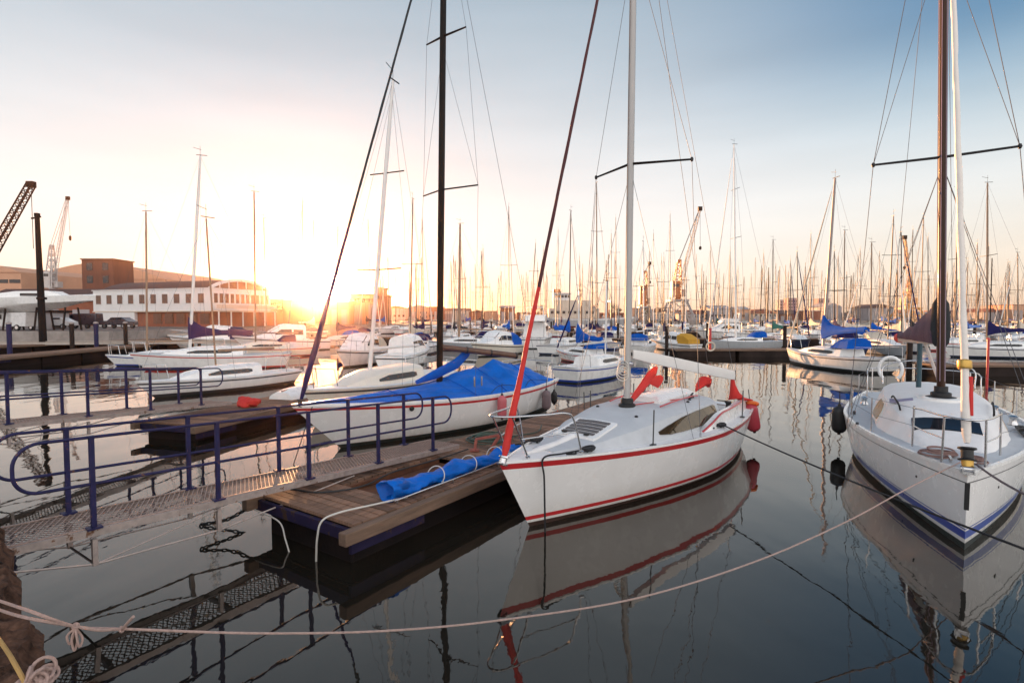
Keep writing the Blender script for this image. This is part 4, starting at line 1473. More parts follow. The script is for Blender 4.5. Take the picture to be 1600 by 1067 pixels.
one("mooring_line", lambda b: b.tube(catenary(bl, U(1660, 795, Y=5.6), .06, 16), .014, 7), mat("mauve_dock_rope", (.14, .11, .12), .85, bump=.6, bscale=150),
    "grey-mauve dock line leading from the blue-striped yacht's bow to the quay", "rope")

# ------------------------------------------------------------------ the blue-tarpaulined sailboat
TB, TT = Vector((-4.55, 11.15, 0)), 38.5
tb = place_boat("sailboat", "white sailboat under a bright blue tarpaulin, dark mast, behind the gangway", TB, TT, "sailboat", "sailboats moored in the basin")
h = Hull(8.9, 2.5, (1.08, .84, .90), 1.15, .5, .55, .56, 1.8, 1.5, .82)
h.build_hull(tb, [('s', 0, 0), ('s', .05, 1), ('s', .11, 0), ('a', .09, 2), ('a', -.5, 2)], [HULLWHITE, REDPAINT, ANTIDARK], 36)
h.build_deck(tb, DECKW, None, 30)
h.rail(tb, "toe_rail", WHITE, .04, .05)
rd = [(.5, .03), (1.2, .08), (2.4, .16), (3.6, .25), (4.3, .34), (4.8, .50), (5.3, .57), (6.0, .62), (6.4, .78), (6.8, .66), (7.6, .52), (8.2, .34), (8.6, .12)]


def lerp_tab(tab, x):
    if x <= tab[0][0]:
        return tab[0][1]
    for a, b2 in zip(tab[:-1], tab[1:]):
        if x <= b2[0]:
            return a[1] + (b2[1] - a[1]) * (x - a[0]) / (b2[0] - a[0])
    return tab[-1][1]


def tarpaulin(b):
    rows = []
    n = 170
    for i in range(n + 1):
        x = .55 + 8.05 * i / n
        t = h.tx(x)
        hb = max(.06, h.half(t, h.sheer(t)) - .05) * min(1, .45 + x * .16)
        r = lerp_tab(rd, x)
        row = []
        for j in range(-30, 31):
            a = j / 30
            prof = (1 - abs(a)) ** 1.0 * .78 + (1 - a * a) * .22
            fold = .022 * math.sin(a * 17 + x * 4.1) * (1 - abs(a)) + .03 * mnoise.noise(Vector((x * 1.9, a * 3, 2))) + .022 * abs(mnoise.noise(Vector((x * 3.1 + a * 3, a * 7 - x, 7)))) + .010 * mnoise.noise(Vector((x * 9, a * 12, 4)))
            sag = -.05 * math.sin(math.pi * min(1, abs(a) * 1.0)) * (.5 + .5 * math.cos(x * 4.2))
            z = h.sheer(t) + .05 + r * prof + (fold + sag) * min(1, r * 2.2)
            row.append(Vector((x, a * hb, z - (.06 if abs(j) == 30 else 0))))
        rows.append(row)
    b.loft(rows, False, False)


tp = part("tarpaulin", tarpaulin, BLUETARP, tb, 120)
def tarp_seam(x):
    t = h.tx(x)
    hb = max(.06, h.half(t, h.sheer(t)) - .05) * min(1, .45 + x * .16)
    return [Vector((x, a * hb, h.sheer(t) + .075 + lerp_tab(rd, x) * ((1 - abs(a)) * .78 + (1 - a * a) * .22))) for a in [q / 12 for q in range(-12, 13)]]


for x0 in (2.5, 4.4, 5.6, 7.2):
    part("seam", lambda b: b.tube(tarp_seam(x0), .013, 5), BLUECLOTH, tp)
for s_, x0 in ((-1, 4.9), (-1, 6.5), (1, 4.9), (1, 6.5)):
    part("lashing", lambda b: b.tube(bez([Vector((x0, s_ * (h.half(h.tx(x0), .9) - .03), h.sheer(h.tx(x0)) + .10)), Vector((x0 + .6, s_ * (h.half(h.tx(x0 + .6), .9) - .2), h.sheer(h.tx(x0)) + .22)), Vector((x0 + 1.4, s_ * (h.half(h.tx(x0 + 1.4), .9) - .05), h.sheer(h.tx(x0)) + .14))], 8), .008, 6), BLACKROPE, tp)
m0 = Vector((4.2, 0, 1.0))
mtop = Vector((4.25, -.24, 14.0))
ms = oval_mast(tb, m0, mtop, .20, .13, DARKMAST)
for zz, w, swp, up in ((6.25, 1.02, .30, .10), (10.15, .72, .1, .16)):
    mz = m0.lerp(mtop, (zz - m0.z) / (mtop.z - m0.z))
    for sd in (-1, 1):
        tip = mz + Vector((swp, sd * w, up * .3))
        part("spreader", lambda b: b.tube([mz + Vector((0, sd * .04, 0)), tip], [.03 if zz > 8 else .022, .02], 8), DARKMAST, tb)
        ch = Vector((4.3, sd * 1.2, .95))
        if zz < 8:
            wire(tb, "shroud", ch, tip, .0045)
            up_tip = m0.lerp(mtop, .705) + Vector((.1, sd * .72, .05))
            wire(tb, "shroud", tip, up_tip, .0045)
            wire(tb, "shroud", tip, m0.lerp(mtop, .68), .004)
        else:
            wire(tb, "shroud", tip, m0.lerp(mtop, .97), .0045)
wire(tb, "backstay", Vector((8.7, 0, 1.0)), mtop, .006)
fs0, fs1 = Vector((.22, 0, 1.2)), Vector((4.15, -.22, 13.7))
fm = fs0.lerp(fs1, .30)
fu = furled(tb, fs0, fm, [(0, .03), (.06, .05), (.16, .064), (.36, .058), (.6, .036), (1, .028)], NAVYCLOTH, turns=.8)
furled(tb, fm - (fs1 - fs0).normalized() * .02, fs1, [(0, .027), (.6, .026), (1, .012)], BLACKCLOTH, turns=.8)  # upper part of the navy roll, backlit darkening painted in as black
part("furler_drum", lambda b: b.lathe([(.08, 0), (.08, .02), (.05, .03), (.05, .12), (.08, .13), (.08, .15)], 14, fs0 - (fs1 - fs0).normalized() * .16, fs1 - fs0), BLACK, fu)
b0 = Vector((4.32, 0, 2.12))
b1 = loc((TB[0], TB[1]), TT, U(808, 556, Y=15.5))
bo = part("boom", lambda b: b.tube([b0, b0.lerp(b1, .5), b1], [.075, .085, .08], 12), mat("brown_boom", (.11, .055, .035), .45, var=.3), tb, 50)
for t in (.3, .62, .97):
    part("boom_band", lambda b: b.tube([b0.lerp(b1, t), b0.lerp(b1, t + .02)], .092, 12), BLACK, bo)
part("cover_flap", lambda b: (blade(b, [(3.3, -.1, 1.28), (3.9, -.12, 1.42), (4.7, -.14, 1.66), (5.1, -.14, 1.92), (5.32, -.14, 2.06)], [.05, .11, .15, .12, .02], [.03, .05, .06, .05, .01], (0, 1, 0))), BLUECLOTH, tb, 50)
part("pushpit", lambda b: (b.tube(bez([(7.9, -.92, .93), (7.95, -.92, 1.42), (8.1, -.88, 1.48), (8.65, -.6, 1.5), (8.75, 0, 1.5), (8.65, .6, 1.5), (8.1, .88, 1.48), (7.95, .92, 1.42), (7.9, .92, .93)], 7), .014, 8), b.tube([(8.65, -.6, .95), (8.65, -.6, 1.5)], .013, 8), b.tube([(8.65, .6, .95), (8.65, .6, 1.5)], .013, 8)), STEEL, tb, 60)
part("hawse_hole", lambda b: b.lathe([(.05, -.02), (.07, .0), (.05, .012)], 12, h.p(.26, .80, -1) + Vector((0, -.005, 0)), (-.2, -1, 0)), BLACK, tb)
for k in (0, .28):
    part("shroud_block", lambda b: b.lathe([(.02, 0), (.022, .05), (.022, .2), (.02, .25)], 8, Vector((4.3 + k, -1.17, 1.15))), STEEL, tb)
wire(tb, "anchor_line", Vector((.35, -.2, 1.05)), Vector((-.3, -.5, -.1)), .010, BLACKROPE)


def onhull(h_, x, side, z, off):
    t = h_.tx(x)
    return (x, side * (h_.half(t, z) + off), z)


fender("faded red cylinder fender between the tarpaulined sailboat and the pontoon", wpt(TB, TT, onhull(h, 5.15, -1, .86, .13)), .62, .125, PINKFENDER)
fender("grey-mauve fender near the tarpaulined sailboat's stern", wpt(TB, TT, onhull(h, 7.6, -1, .72, .13)), .60, .14, mat("mauve_fender", (.17, .12, .13), .6, var=.2))
fender("small dark fender at the stern corner of the tarpaulined sailboat", wpt(TB, TT, onhull(h, 8.35, -1, .60, .10)), .42, .10, BLACK)

# ------------------------------------------------------------------ moored boats, farther out
RECTS = []


def rect(cx, cy, th, l, w):
    a = Vector((math.sin(R(th)), math.cos(R(th))))
    n = Vector((-a.y, a.x))
    c = Vector((cx, cy))
    return [c + a * l * i + n * w * j for i, j in ((1, 1), (1, -1), (-1, -1), (-1, 1))]


def hit(p, q):
    for poly in (p, q):
        for i in range(4):
            e = poly[(i + 1) % 4] - poly[i]
            n = Vector((-e.y, e.x))
            pa, qa = [v.dot(n) for v in p], [v.dot(n) for v in q]
            if max(pa) < min(qa) or max(qa) < min(pa):
                return False
    return True


def boat_rect(bow, th, L, B, pad=.25):
    a = Vector((math.sin(R(th)), math.cos(R(th))))
    c = Vector((bow[0], bow[1])) + a * L / 2
    return rect(c.x, c.y, th, L / 2 + pad, B / 2 + pad)


RECTS += [boat_rect(RB, RT, 7.9, 2.6), boat_rect(BB, BT, 8.8, 3), boat_rect(TB, TT, 9.2, 2.6)]
_c = PC + PA * 5.7 + PB * .95
RECTS.append(rect(_c.x, _c.y, math.degrees(math.atan2(PA.x, PA.y)), 5.9, 1.1))
RECTS.append(rect(-7.35 + .276 * 6.5 - .96, 12.6 + .961 * 6.5 + .28, 16, 6.7, 1.2))

# floating docks
def dock(label, x0, x1, y, w=2.2, zt=.55):
    D = thing("floating_dock", label, "dock", (x0, y, 0), 0, "floating docks in the marina")
    part("deck", lambda b: b.box(((x1 - x0) / 2, w / 2, zt - .05), (x1 - x0, w, .10)), TIMBER, D)
    n = max(2, int((x1 - x0) / 5))
    for i in range(n):
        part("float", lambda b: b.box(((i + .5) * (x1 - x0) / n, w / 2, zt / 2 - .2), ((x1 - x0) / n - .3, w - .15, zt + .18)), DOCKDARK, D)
    for i in range(0, n + 1, 2):
        part("pile", lambda b: b.tube([(i * (x1 - x0) / n, w + .16, -.5), (i * (x1 - x0) / n, w + .16, 2.3)], .14, 8), DOCKDARK, D)
    RECTS.append(rect((x0 + x1) / 2, y + w / 2, 90, (x1 - x0) / 2 + .3, w / 2 + .5))


dock("dark floating dock behind the boom of the red-striped sailboat", 12.2, 21.5, 40.5)
dock("dark floating dock behind the brown mast at the right", 21.5, 44, 27.0)
dock("long floating dock in the second row of the marina", 2, 60, 62)
dock("long floating dock in the third row of the marina", -14, 90, 92)
dock("long floating dock in the farthest row of the marina", -10, 130, 128)
dock("short floating dock before the setting sun", -26, -12, 66)

YACHTS, MOTORS = [], []


def yacht(px, th, base, top, L, hm, cm, nsp=1, mastm=ALU, fine=1, stripe=None, hood=None, rake=None, mr=.065, kind="sailboat", boom_up=0.0, Bf=.31, fb=None, force=False, mf=.40, cover_fat=1.0, jib=None):
    """base, top: world points of the mast's foot and head"""
    B = L * Bf
    a = Vector((math.sin(R(th)), math.cos(R(th)), 0))
    k = 1.0
    if not force:
        for dlt in (0, 1.2, -1.2, 2.4, -2.4, 3.6, -3.6, 5, -5, 6.5, -6.5, 8, -8, 10, 12, -10, 14, -12, 17, 20, 24, 28):
            k = 1 + dlt / base.y
            bw = Vector((base.x * k, base.y * k, 0)) - a * L * mf
            rc = boat_rect(bw, th, L, B)
            if not any(hit(rc, q) for q in RECTS):
                break
        else:
            return None
    zt = CH + (top.z - CH) * k
    mb = Vector((base.x * k, base.y * k, 0))
    mt = Vector((top.x * k, top.y * k, zt))
    bow = mb - a * L * mf
    RECTS.append(boat_rect(bow, th, L, B))
    Y = mb.y
    root = place_boat("sailboat", None, bow, th, kind, None)
    f = fb or (.115 * L, .092 * L, .10 * L)
    h = Hull(L, B, f, .09 * L * rnd.uniform(.5, 1.3), .03 * L * rnd.uniform(0, 2), rnd.uniform(.62, .8), .58, 1.8, 1.5, .84)
    st = stripe or rnd.choice([BLUEPAINT, REDPAINT, LINEDARK, hm, NAVYHULL])
    nt = 18 if Y < 60 else 10
    h.build_hull(root, [('s', 0, 0), ('s', .07, 1), ('s', .13, 0), ('a', .14, 1), ('a', .05, 2), ('a', -.4, 2)], [hm, st, ANTIDARK], nt)
    h.build_deck(root, rnd.choice([DECKW, DECKW, DECKG]), (.70, .95, B * .22) if Y < 60 else None, nt)
    s = L / 8.0
    hh = rnd.uniform(.38, .52) * s
    rf = Roof(h, [(.20 * L, .14 * B, .02), (.30 * L, .24 * B, hh * .6), (.42 * L, .31 * B, hh * .95), (.58 * L, .33 * B, hh), (.70 * L, .32 * B, hh)], .86)
    cr = rf.build(root, WHITE if hm is not CREAM else CREAM, 12 if Y < 60 else 7)
    for sd in (-1, 1):
        rf.window(cr, WINDOW, sd, [(.36 * L, .35, .6), (.42 * L, .3, .8), (.60 * L, .3, .8), (.63 * L, .4, .7)], "cabin_window", .02)
    lf = loc(bow, th, mb)
    foot = Vector((lf.x, 0, rf.top(lf.x, 0).z - .05))
    tp_ = loc(bow, th, mt)
    m = oval_mast(root, foot, tp_, mr * 2.2, mr * 1.8, mastm, "mast", .7, 8)
    H_ = tp_.z - foot.z
    for q in range(nsp):
        zf = (q + 1) / (nsp + 1) * (1.0 if nsp > 1 else 1.05) + .02
        c = foot.lerp(tp_, zf)
        w = B * (.36 if q < nsp - 1 or nsp == 1 else .28)
        for s_ in (-1, 1):
            part("spreader", lambda b: b.tube([c, c + Vector((.08, s_ * w, .03))], .022, 5), DARKMAST, m)
    if Y < 90:
        part("masthead_fitting", lambda b: (b.beam(tp_ + Vector((-.2, 0, .05)), tp_ + Vector((.35, 0, .05)), .03, .03), b.tube([tp_, tp_ + Vector((0, 0, .55))], .008, 5), b.beam(tp_ + Vector((-.35, .02, .45)), tp_ + Vector((.05, .02, .35)), .012, .02)), BLACK, m)
    wr = .005 if Y < 45 else .008
    hb = h.half(.45, h.sheer(.45))
    stem = Vector((.12, 0, h.sheer(0)))
    if jib is None:
        jib = rnd.random() < .45
    if jib:
        part("furled_headsail", lambda b: b.tube([stem.lerp(tp_, t) for t in (.02, .05, .3, .7, .93)], [.03, .06, .055, .045, .02], 6), rnd.choice([SAILCLOTH, SAILCLOTH, SAILCLOTH, NAVYCLOTH]) if jib is True else jib, root, 60)
    wire(root, "forestay", stem, tp_, wr)
    wire(root, "backstay", Vector((L - .1, 0, h.sheer(1))), tp_, wr)
    c = foot.lerp(tp_, .5 if nsp != 1 else .545)
    for sd in (-1, 1):
        part("shroud", lambda b: (b.tube([Vector((lf.x + .25, sd * hb, f[1])), c + Vector((.08, sd * B * .36, .03)), foot.lerp(tp_, .96)], wr, 5)), WIRE, root, 60)
    gb = foot + Vector((.12, 0, .75 * s))
    be = Vector((lf.x + .40 * L, rnd.uniform(-.25, .25) * 0, gb.z + rnd.uniform(-.1, .12) + boom_up))
    bo = part("boom", lambda b: b.tube([gb, be], .055, 8), mastm if mastm is not BROWNMAST else TEAK, root, 50)
    if cm:
        def cov(b):
            rings = []
            for i in range(11):
                t = i / 10
                q = (gb + Vector((-.16, 0, 0))).lerp(be, t * .98)
                hgt = (.70 * (1 - t) ** 5 + .26 - .07 * t + .025 * math.sin(t * 21)) * s * cover_fat
                w = (.15 - .05 * t) * s * cover_fat
                rings.append([q + Vector((0, y * w, z * hgt)) for y, z in ((-.6, -.28), (-1, .1), (-.7, .6), (0, 1), (.7, .6), (1, .1), (.6, -.28))])
            b.loft(rings, True, True)
        part("sail_cover", cov, cm, bo, 50)
    if hood:
        part("sprayhood", lambda b: b.loft([[Vector((x, y * .30 * B, rf.top(.66 * L, 0).z - .05 + z * .55 * s)) for y, z in ((-1, 0), (-.9, k2 * .75), (-.45, k2), (0, k2 * 1.05), (.45, k2), (.9, k2 * .75), (1, 0))] for x, k2 in ((.60 * L, .15), (.66 * L, .9), (.76 * L, 1.0))], False, True), hood, root, 40)
    if Y < 75:
        z0 = h.deck(.25).z
        hb1 = h.half(h.tx(1.0), .8) - .06
        part("pulpit", lambda b: (b.tube([(1.0, -hb1, z0), (.9, -hb1 * .9, z0 + .52), (.15, 0, z0 + .56), (.9, hb1 * .9, z0 + .52), (1.0, hb1, z0)], .016, 5), [b.tube([(.3, .12 * s_, z0), (.25, .1 * s_, z0 + .55)], .014, 5) for s_ in (-1, 1)]), STEEL, root, 60)
        hb2 = h.half(.9, .8) - .06
        z1 = h.sheer(.95)
        part("pushpit", lambda b: (b.tube([(L * .86, -hb2, z1), (L * .87, -hb2, z1 + .56), (L - .15, -hb2 * .9, z1 + .58), (L - .15, hb2 * .9, z1 + .58), (L * .87, hb2, z1 + .56), (L * .86, hb2, z1)], .016, 5), [b.tube([(L - .15, hb2 * .9 * s_, z1), (L - .15, hb2 * .9 * s_, z1 + .58)], .014, 5) for s_ in (-1, 1)]), STEEL, root, 60)
    YACHTS.append(dict(o=root, px=800 + F * mb.x / mb.y, Y=Y, hull=hm, cover=cm, nsp=nsp, hood=hood))
    return root


def from_px(tx, ty, bx, Y, th, **k):
    base = U(bx, 520, Y=Y)
    base.z = 0
    top = U(tx, ty, Y=Y)
    return yacht(bx, th, base, top, **k)


# a boat of its own beside the tarpaulined one, with the white boom
from_px(614, 127, 577, 18.0, 22, L=7.6, hm=CREAM, cm=None, nsp=2, mastm=WHITEALU, force=True, mr=.07, boom_up=.0, jib=False, stripe=LINEDARK)
YACHTS[-1]['label'] = "cream sailboat with leaning white mast and bare white boom, beyond the tarpaulined sailboat"
# low white boat on the left and its neighbours
from_px(322, 341, 336, 21.6, 30, L=6.6, hm=HULLWHITE, cm=None, nsp=0, mastm=FARTAN, force=True, mr=.035, fb=(.66, .56, .58), mf=.45, Bf=.29, jib=False, stripe=LINEDARK)
YACHTS[-1]['label'] = "low white sailboat with thin tan mast, behind the farther gangway's rail"
from_px(228, 331, 229, 33, 80, L=6.4, hm=WHITE, cm=None, nsp=0, mastm=FARTAN, force=True, mr=.055, mf=.36, fb=(.7, .58, .6), jib=False)
YACHTS[-1]['label'] = "small white sailboat with a single tan mast, behind the low one"
from_px(313, 244, 296, 31, 72, L=8.4, hm=WHITE, cm=NAVYCLOTH, nsp=0, mastm=WHITEALU, force=True, mr=.075, mf=.36, cover_fat=1.0, jib=False, boom_up=-.05)
YACHTS[-1]['label'] = "white sailboat with long navy sail cover and tall white mast, left of the sun"

SPEC = [
    # top x, top y, base x, distance, aft, hull, cover, spreaders, mast, radius
    (397, 300, 399, 40, 60, CREAM, None, 0, FARMAST, .055), (412, 342, 417, 58, 100, WHITE, None, 0, FARMAST, .05),
    (473, 315, 471, 62, 15, WHITE, None, 1, FARMAST, .05), (490, 345, 491, 80, 195, WHITE, CREAMCLOTH, 0, FARMAST, .05), (528, 355, 527, 56, 20, CREAM, NAVYCLOTH, 1, FARMAST, .055),
    (575, 345, 581, 70, 190, WHITE, None, 1, FARMAST, .05), (645, 311, 641, 42, 12, WHITE, CREAMCLOTH, 1, FARMAST, .06), (660, 345, 662, 66, 195, REDHULL, NAVYCLOTH, 0, FARMAST, .05),
    (719, 350, 717, 46, 100, GREYHULL, None, 0, FARTAN, .10), (795, 324, 795, 58, 190, WHITE, BLUECLOTH, 1, FARMAST, .055), (779, 430, 780, 105, 10, WHITE, None, 0, FARMAST, .05),
    (837, 380, 828, 66, 12, WHITE, NAVYCLOTH, 2, DARKMAST, .055), (818, 430, 816, 98, 190, CREAM, None, 0, FARMAST, .05), (892, 330, 889, 47, 205, WHITE, BLUECLOTH, 0, FARMAST, .06),
    (932, 286, 933, 50, 170, WHITE, NAVYCLOTH, 2, FARMAST, .065), (872, 360, 872, 84, 12, WHITE, None, 1, FARMAST, .055), (925, 380, 924, 96, 190, CREAM, CREAMCLOTH, 1, FARMAST, .055),
    (955, 365, 955, 74, 10, WHITE, BLACKCLOTH, 1, FARMAST, .06), (962, 340, 963, 86, 190, WHITE, None, 2, FARMAST, .06), (1005, 378, 1006, 46, 200, WHITE, None, 1, WHITEALU, .06),
    (1021, 365, 1021, 70, 15, WHITE, BLACKCLOTH, 1, FARMAST, .06), (1047, 335, 1047, 78, 190, CREAM, None, 2, FARMAST, .06), (1147, 226, 1150, 51, 80, GREYHULL, None, 3, WHITEALU, .085),
    (1110, 385, 1110, 84, 12, WHITE, None, 1, FARMAST, .055), (1120, 420, 1120, 110, 190, WHITE, GREENCLOTH, 0, FARMAST, .055), (1208, 375, 1207, 66, 85, WHITE, GREENCLOTH, 1, FARMAST, .06),
    (1193, 395, 1197, 78, 190, CREAM, CREAMCLOTH, 1, FARTAN, .06), (1235, 405, 1235, 84, 10, WHITE, None, 1, FARMAST, .055), (1267, 365, 1266, 74, 190, WHITE, CREAMCLOTH, 1, FARMAST, .06),
    (1320, 360, 1318, 60, 85, WHITE, CREAMCLOTH, 1, FARMAST, .06), (1344, 390, 1344, 84, 12, WHITE, None, 1, FARMAST, .06), (1362, 379, 1361, 58, 100, WHITE, BLUECLOTH, 0, FARTAN, .065),
    (1380, 415, 1380, 86, 190, CREAM, None, 1, FARMAST, .055), (1408, 363, 1409, 54, 12, WHITE, CREAMCLOTH, 0, DARKMAST, .055), (1443, 340, 1438, 56, 192, WHITE, None, 1, FARTAN, .06),
    (1450, 370, 1450, 76, 10, GREYHULL, BLACKCLOTH, 1, FARMAST, .06), (1496, 300, 1493, 46, 80, WHITE, None, 1, FARMAST, .06), (1527, 380, 1526, 64, 12, WHITE, CREAMCLOTH, 1, FARTAN, .06),
    (1543, 286, 1543, 40, 95, WHITE, NAVYCLOTH, 1, FARTAN, .065), (1575, 410, 1575, 80, 190, WHITE, None, 1, FARMAST, .055), (1590, 395, 1591, 58, 75, WHITE, CREAMCLOTH, 1, FARMAST, .06),
]
# the blue-covered sloop, stern towards us
from_px(1305, 279, 1287, 32.5, 172, L=8.2, hm=WHITE, cm=BLUECLOTH, nsp=0, mastm=mat("tan_grey_mast", (.30, .24, .22), .45), force=True, mr=.085, hood=BLUECLOTH, mf=.42, cover_fat=1.15, boom_up=.12, stripe=LINEDARK, jib=CREAMCLOTH)
YACHTS[-1]['label'] = "white sloop with bright blue sail cover and leaning mast, by the dark floating dock"
from_px(905, 455, 903, 36, 150, L=6.4, hm=WHITE, cm=BLUECLOTH, nsp=0, mastm=ALU, mr=.05, hood=BLUECLOTH, cover_fat=1.4, jib=NAVYCLOTH)
from_px(948, 440, 946, 34, 215, L=7.0, hm=WHITE, cm=None, nsp=0, mastm=ALU, mr=.05, jib=False)
LIFEB = YACHTS[-1]
for s in SPEC:
    L = 7.0 + (s[3] - 40) * .02 + rnd.uniform(-.3, 1.0)
    from_px(s[0], s[1], s[2], s[3], s[4] + rnd.uniform(-4, 4), L=L, hm=s[5], cm=s[6], nsp=s[7], mastm=s[8], mr=s[9], hood=rnd.choice([None, None, BLUECLOTH, NAVYCLOTH, CREAMCLOTH]))

for i in range(46):
    Y = rnd.uniform(50, 94)
    px = rnd.uniform(700, 1640)
    base = U(px, 510, Y=Y)
    base.z = 0
    top = Vector((base.x + rnd.uniform(-.3, .3), Y, rnd.uniform(9, 13.5)))
    yacht(px, rnd.choice([12, 192]) + rnd.uniform(-5, 5), base, top, L=rnd.uniform(6.8, 8.6), hm=rnd.choice([WHITE, WHITE, CREAM, GREYHULL, NAVYHULL]), cm=rnd.choice([None, NAVYCLOTH, CREAMCLOTH, BLUECLOTH, BLACKCLOTH]),
          nsp=rnd.choice([0, 1, 1, 2]), mastm=rnd.choice([FARMAST, FARMAST, FARTAN, DARKMAST]), mr=rnd.uniform(.045, .065), hood=rnd.choice([None, NAVYCLOTH, CREAMCLOTH]))
for i in range(260):
    px = rnd.uniform(560, 1640)
    if px < 640 and rnd.random() < .5:
        px += 600
    Y = rnd.choice([rnd.uniform(96, 125), rnd.uniform(100, 150), rnd.uniform(130, 230)])
    hm_ = rnd.uniform(10, 15) + max(0, Y - 95) * rnd.uniform(0, .055)
    base = U(px, 510, Y=Y)
    base.z = 0
    top = Vector((base.x + rnd.uniform(-.35, .35), Y, hm_))
    yacht(px, rnd.choice([12, 192]) + rnd.uniform(-5, 5), base, top, L=rnd.uniform(7.5, 10), hm=rnd.choice([WHITE, WHITE, WHITE, CREAM, GREYHULL, NAVYHULL]),
          cm=rnd.choice([None, None, NAVYCLOTH, CREAMCLOTH, BLUECLOTH, BLACKCLOTH]), nsp=rnd.choice([0, 1, 1, 2]), mastm=rnd.choice([FARMAST, FARMAST, FARTAN, DARKMAST]), mr=rnd.uniform(.07, .11))


# ------------------------------------------------------------------ motorboats
def motorboat(px, Y, th, L, hm, fly=True, canopy=None, stripe=None):
    B = L * .34
    a = Vector((math.sin(R(th)), math.cos(R(th)), 0))
    for dlt in (0, 1.2, -1.2, 2.4, -2.4, 3.6, -3.6, 5, -5, 7, -7, 9, -9, 12):
        mb = Vector(((px - 800) / F * (Y + dlt), Y + dlt, 0))
        bow = mb - a * L * .5
        rc = boat_rect(bow, th, L, B)
        if not any(hit(rc, q) for q in RECTS):
            break
    else:
        return None
    RECTS.append(rc)
    root = place_boat("motorboat", None, bow, th, "motorboat", None)
    h = Hull(L, B, (.17 * L, .125 * L, .11 * L), .16 * L, .0, .86, .5, 1.9, 1.5, .86)
    h.build_hull(root, [('s', 0, 0), ('s', .12, 1), ('s', .2, 0), ('a', .1, 2), ('a', -.4, 2)], [hm, stripe or LINEDARK, ANTIDARK], 14)
    h.build_deck(root, DECKW, (.74, .97, B * .34), 14)
    s = L / 8
    r1 = Roof(h, [(.20 * L, .2 * B, .05), (.32 * L, .34 * B, .35 * s), (.42 * L, .38 * B, .9 * s), (.50 * L, .39 * B, 1.25 * s), (.74 * L, .39 * B, 1.2 * s)], .86)
    cr = r1.build(root, WHITE, 12, "cabin")
    for sd in (-1, 1):
        r1.window(cr, WINDOW, sd, [(.42 * L, .48, .62), (.48 * L, .45, .88), (.58 * L, .45, .9), (.59 * L, .45, .9)], "side_window", .025)
        r1.window(cr, WINDOW, sd, [(.61 * L, .45, .9), (.71 * L, .45, .9)], "side_window", .025)
    part("windscreen", lambda b: b.slab([r1.top(.365 * L, -.28 * B, .02), r1.top(.47 * L, -.28 * B, .02), r1.top(.47 * L, .28 * B, .02), r1.top(.365 * L, .28 * B, .02)], (0, 0, .04)), WINDOW, cr, 0)
    if fly:
        zt = r1.top(.6 * L, 0).z
        part("flybridge", lambda b: (b.loft([[Vector((x, y * w * B, zt - .05 + z)) for y, z in ((-1, 0), (-1, hh), (1, hh), (1, 0))] for x, w, hh in ((.44 * L, .22, .1), (.50 * L, .30, .55 * s), (.72 * L, .32, .45 * s))], True, True), b.box((.80 * L, 0, zt - .03), (.18 * L, .74 * B, .07))), WHITE, root)
        part("radar_arch", lambda b: b.tube([(.70 * L, -.3 * B, zt), (.74 * L, -.26 * B, zt + 1.15 * s), (.74 * L, .26 * B, zt + 1.15 * s), (.70 * L, .3 * B, zt)], .05, 6), WHITE, root)
        for sd in (-1, 1):
            part("support_post", lambda b: b.tube([(.88 * L, sd * .34 * B, h.sheer(.9)), (.88 * L, sd * .34 * B, zt)], .03, 6), STEEL, root)
    if canopy:
        zt = h.sheer(.8)
        part("canopy", lambda b: b.loft([[Vector((x, y * .38 * B, zt + z * hh)) for y, z in ((-1, 0), (-.95, .8), (-.5, 1), (.5, 1), (.95, .8), (1, 0))] for x, hh in ((.72 * L, 1.3 * s), (.85 * L, 1.2 * s), (.96 * L, .6 * s))], False, True), canopy, root)
    z0 = h.deck(.3).z
    part("bow_rail", lambda b: (b.tube([(.42 * L, -h.half(.42, 9) + .08, h.sheer(.42) + .55), (.2 * L, -h.half(.2, 9) + .08, h.sheer(.2) + .55), (.03 * L, 0, z0 + .55), (.2 * L, h.half(.2, 9) - .08, h.sheer(.2) + .55), (.42 * L, h.half(.42, 9) - .08, h.sheer(.42) + .55)], .018, 5),
                                [b.tube([(x * L, s_ * (h.half(x, 9) - .08), h.sheer(x)), (x * L, s_ * (h.half(x, 9) - .08), h.sheer(x) + .55)], .015, 5) for x in (.2, .31, .42) for s_ in (-1, 1)]), STEEL, root, 60)
    MOTORS.append(dict(o=root, px=px, Y=mb.y, hull=hm, fly=fly, canopy=canopy))
    return root


for a in ((560, 34, 5, 6.6, WHITE, False, CREAMCLOTH), (640, 38, 190, 6.4, WHITE, False, None), (735, 50, 100, 8, WHITE, True, None), (705, 104, 85, 14, WHITE, True, None), 
          (772, 46, 30, 6.5, CREAM, False, BLUECLOTH), (840, 58, 190, 9, WHITE, True, None), (985, 57, 195, 8, WHITE, True, None), (1050, 52, 150, 5.6, WHITE, False, YELLOW),
          (1240, 58, 100, 9, WHITE, True, None), (1430, 47, 95, 8.5, WHITE, True, None),
          (1570, 50, 85, 7, WHITE, False, NAVYCLOTH), (440, 50, 60, 8, WHITE, False, None), (480, 44, 100, 7, WHITE, False, CREAMCLOTH),
          (330, 52, 75, 7.5, WHITE, False, NAVYCLOTH), (1130, 74, 88, 8, WHITE, True, None), ):
    motorboat(*a)

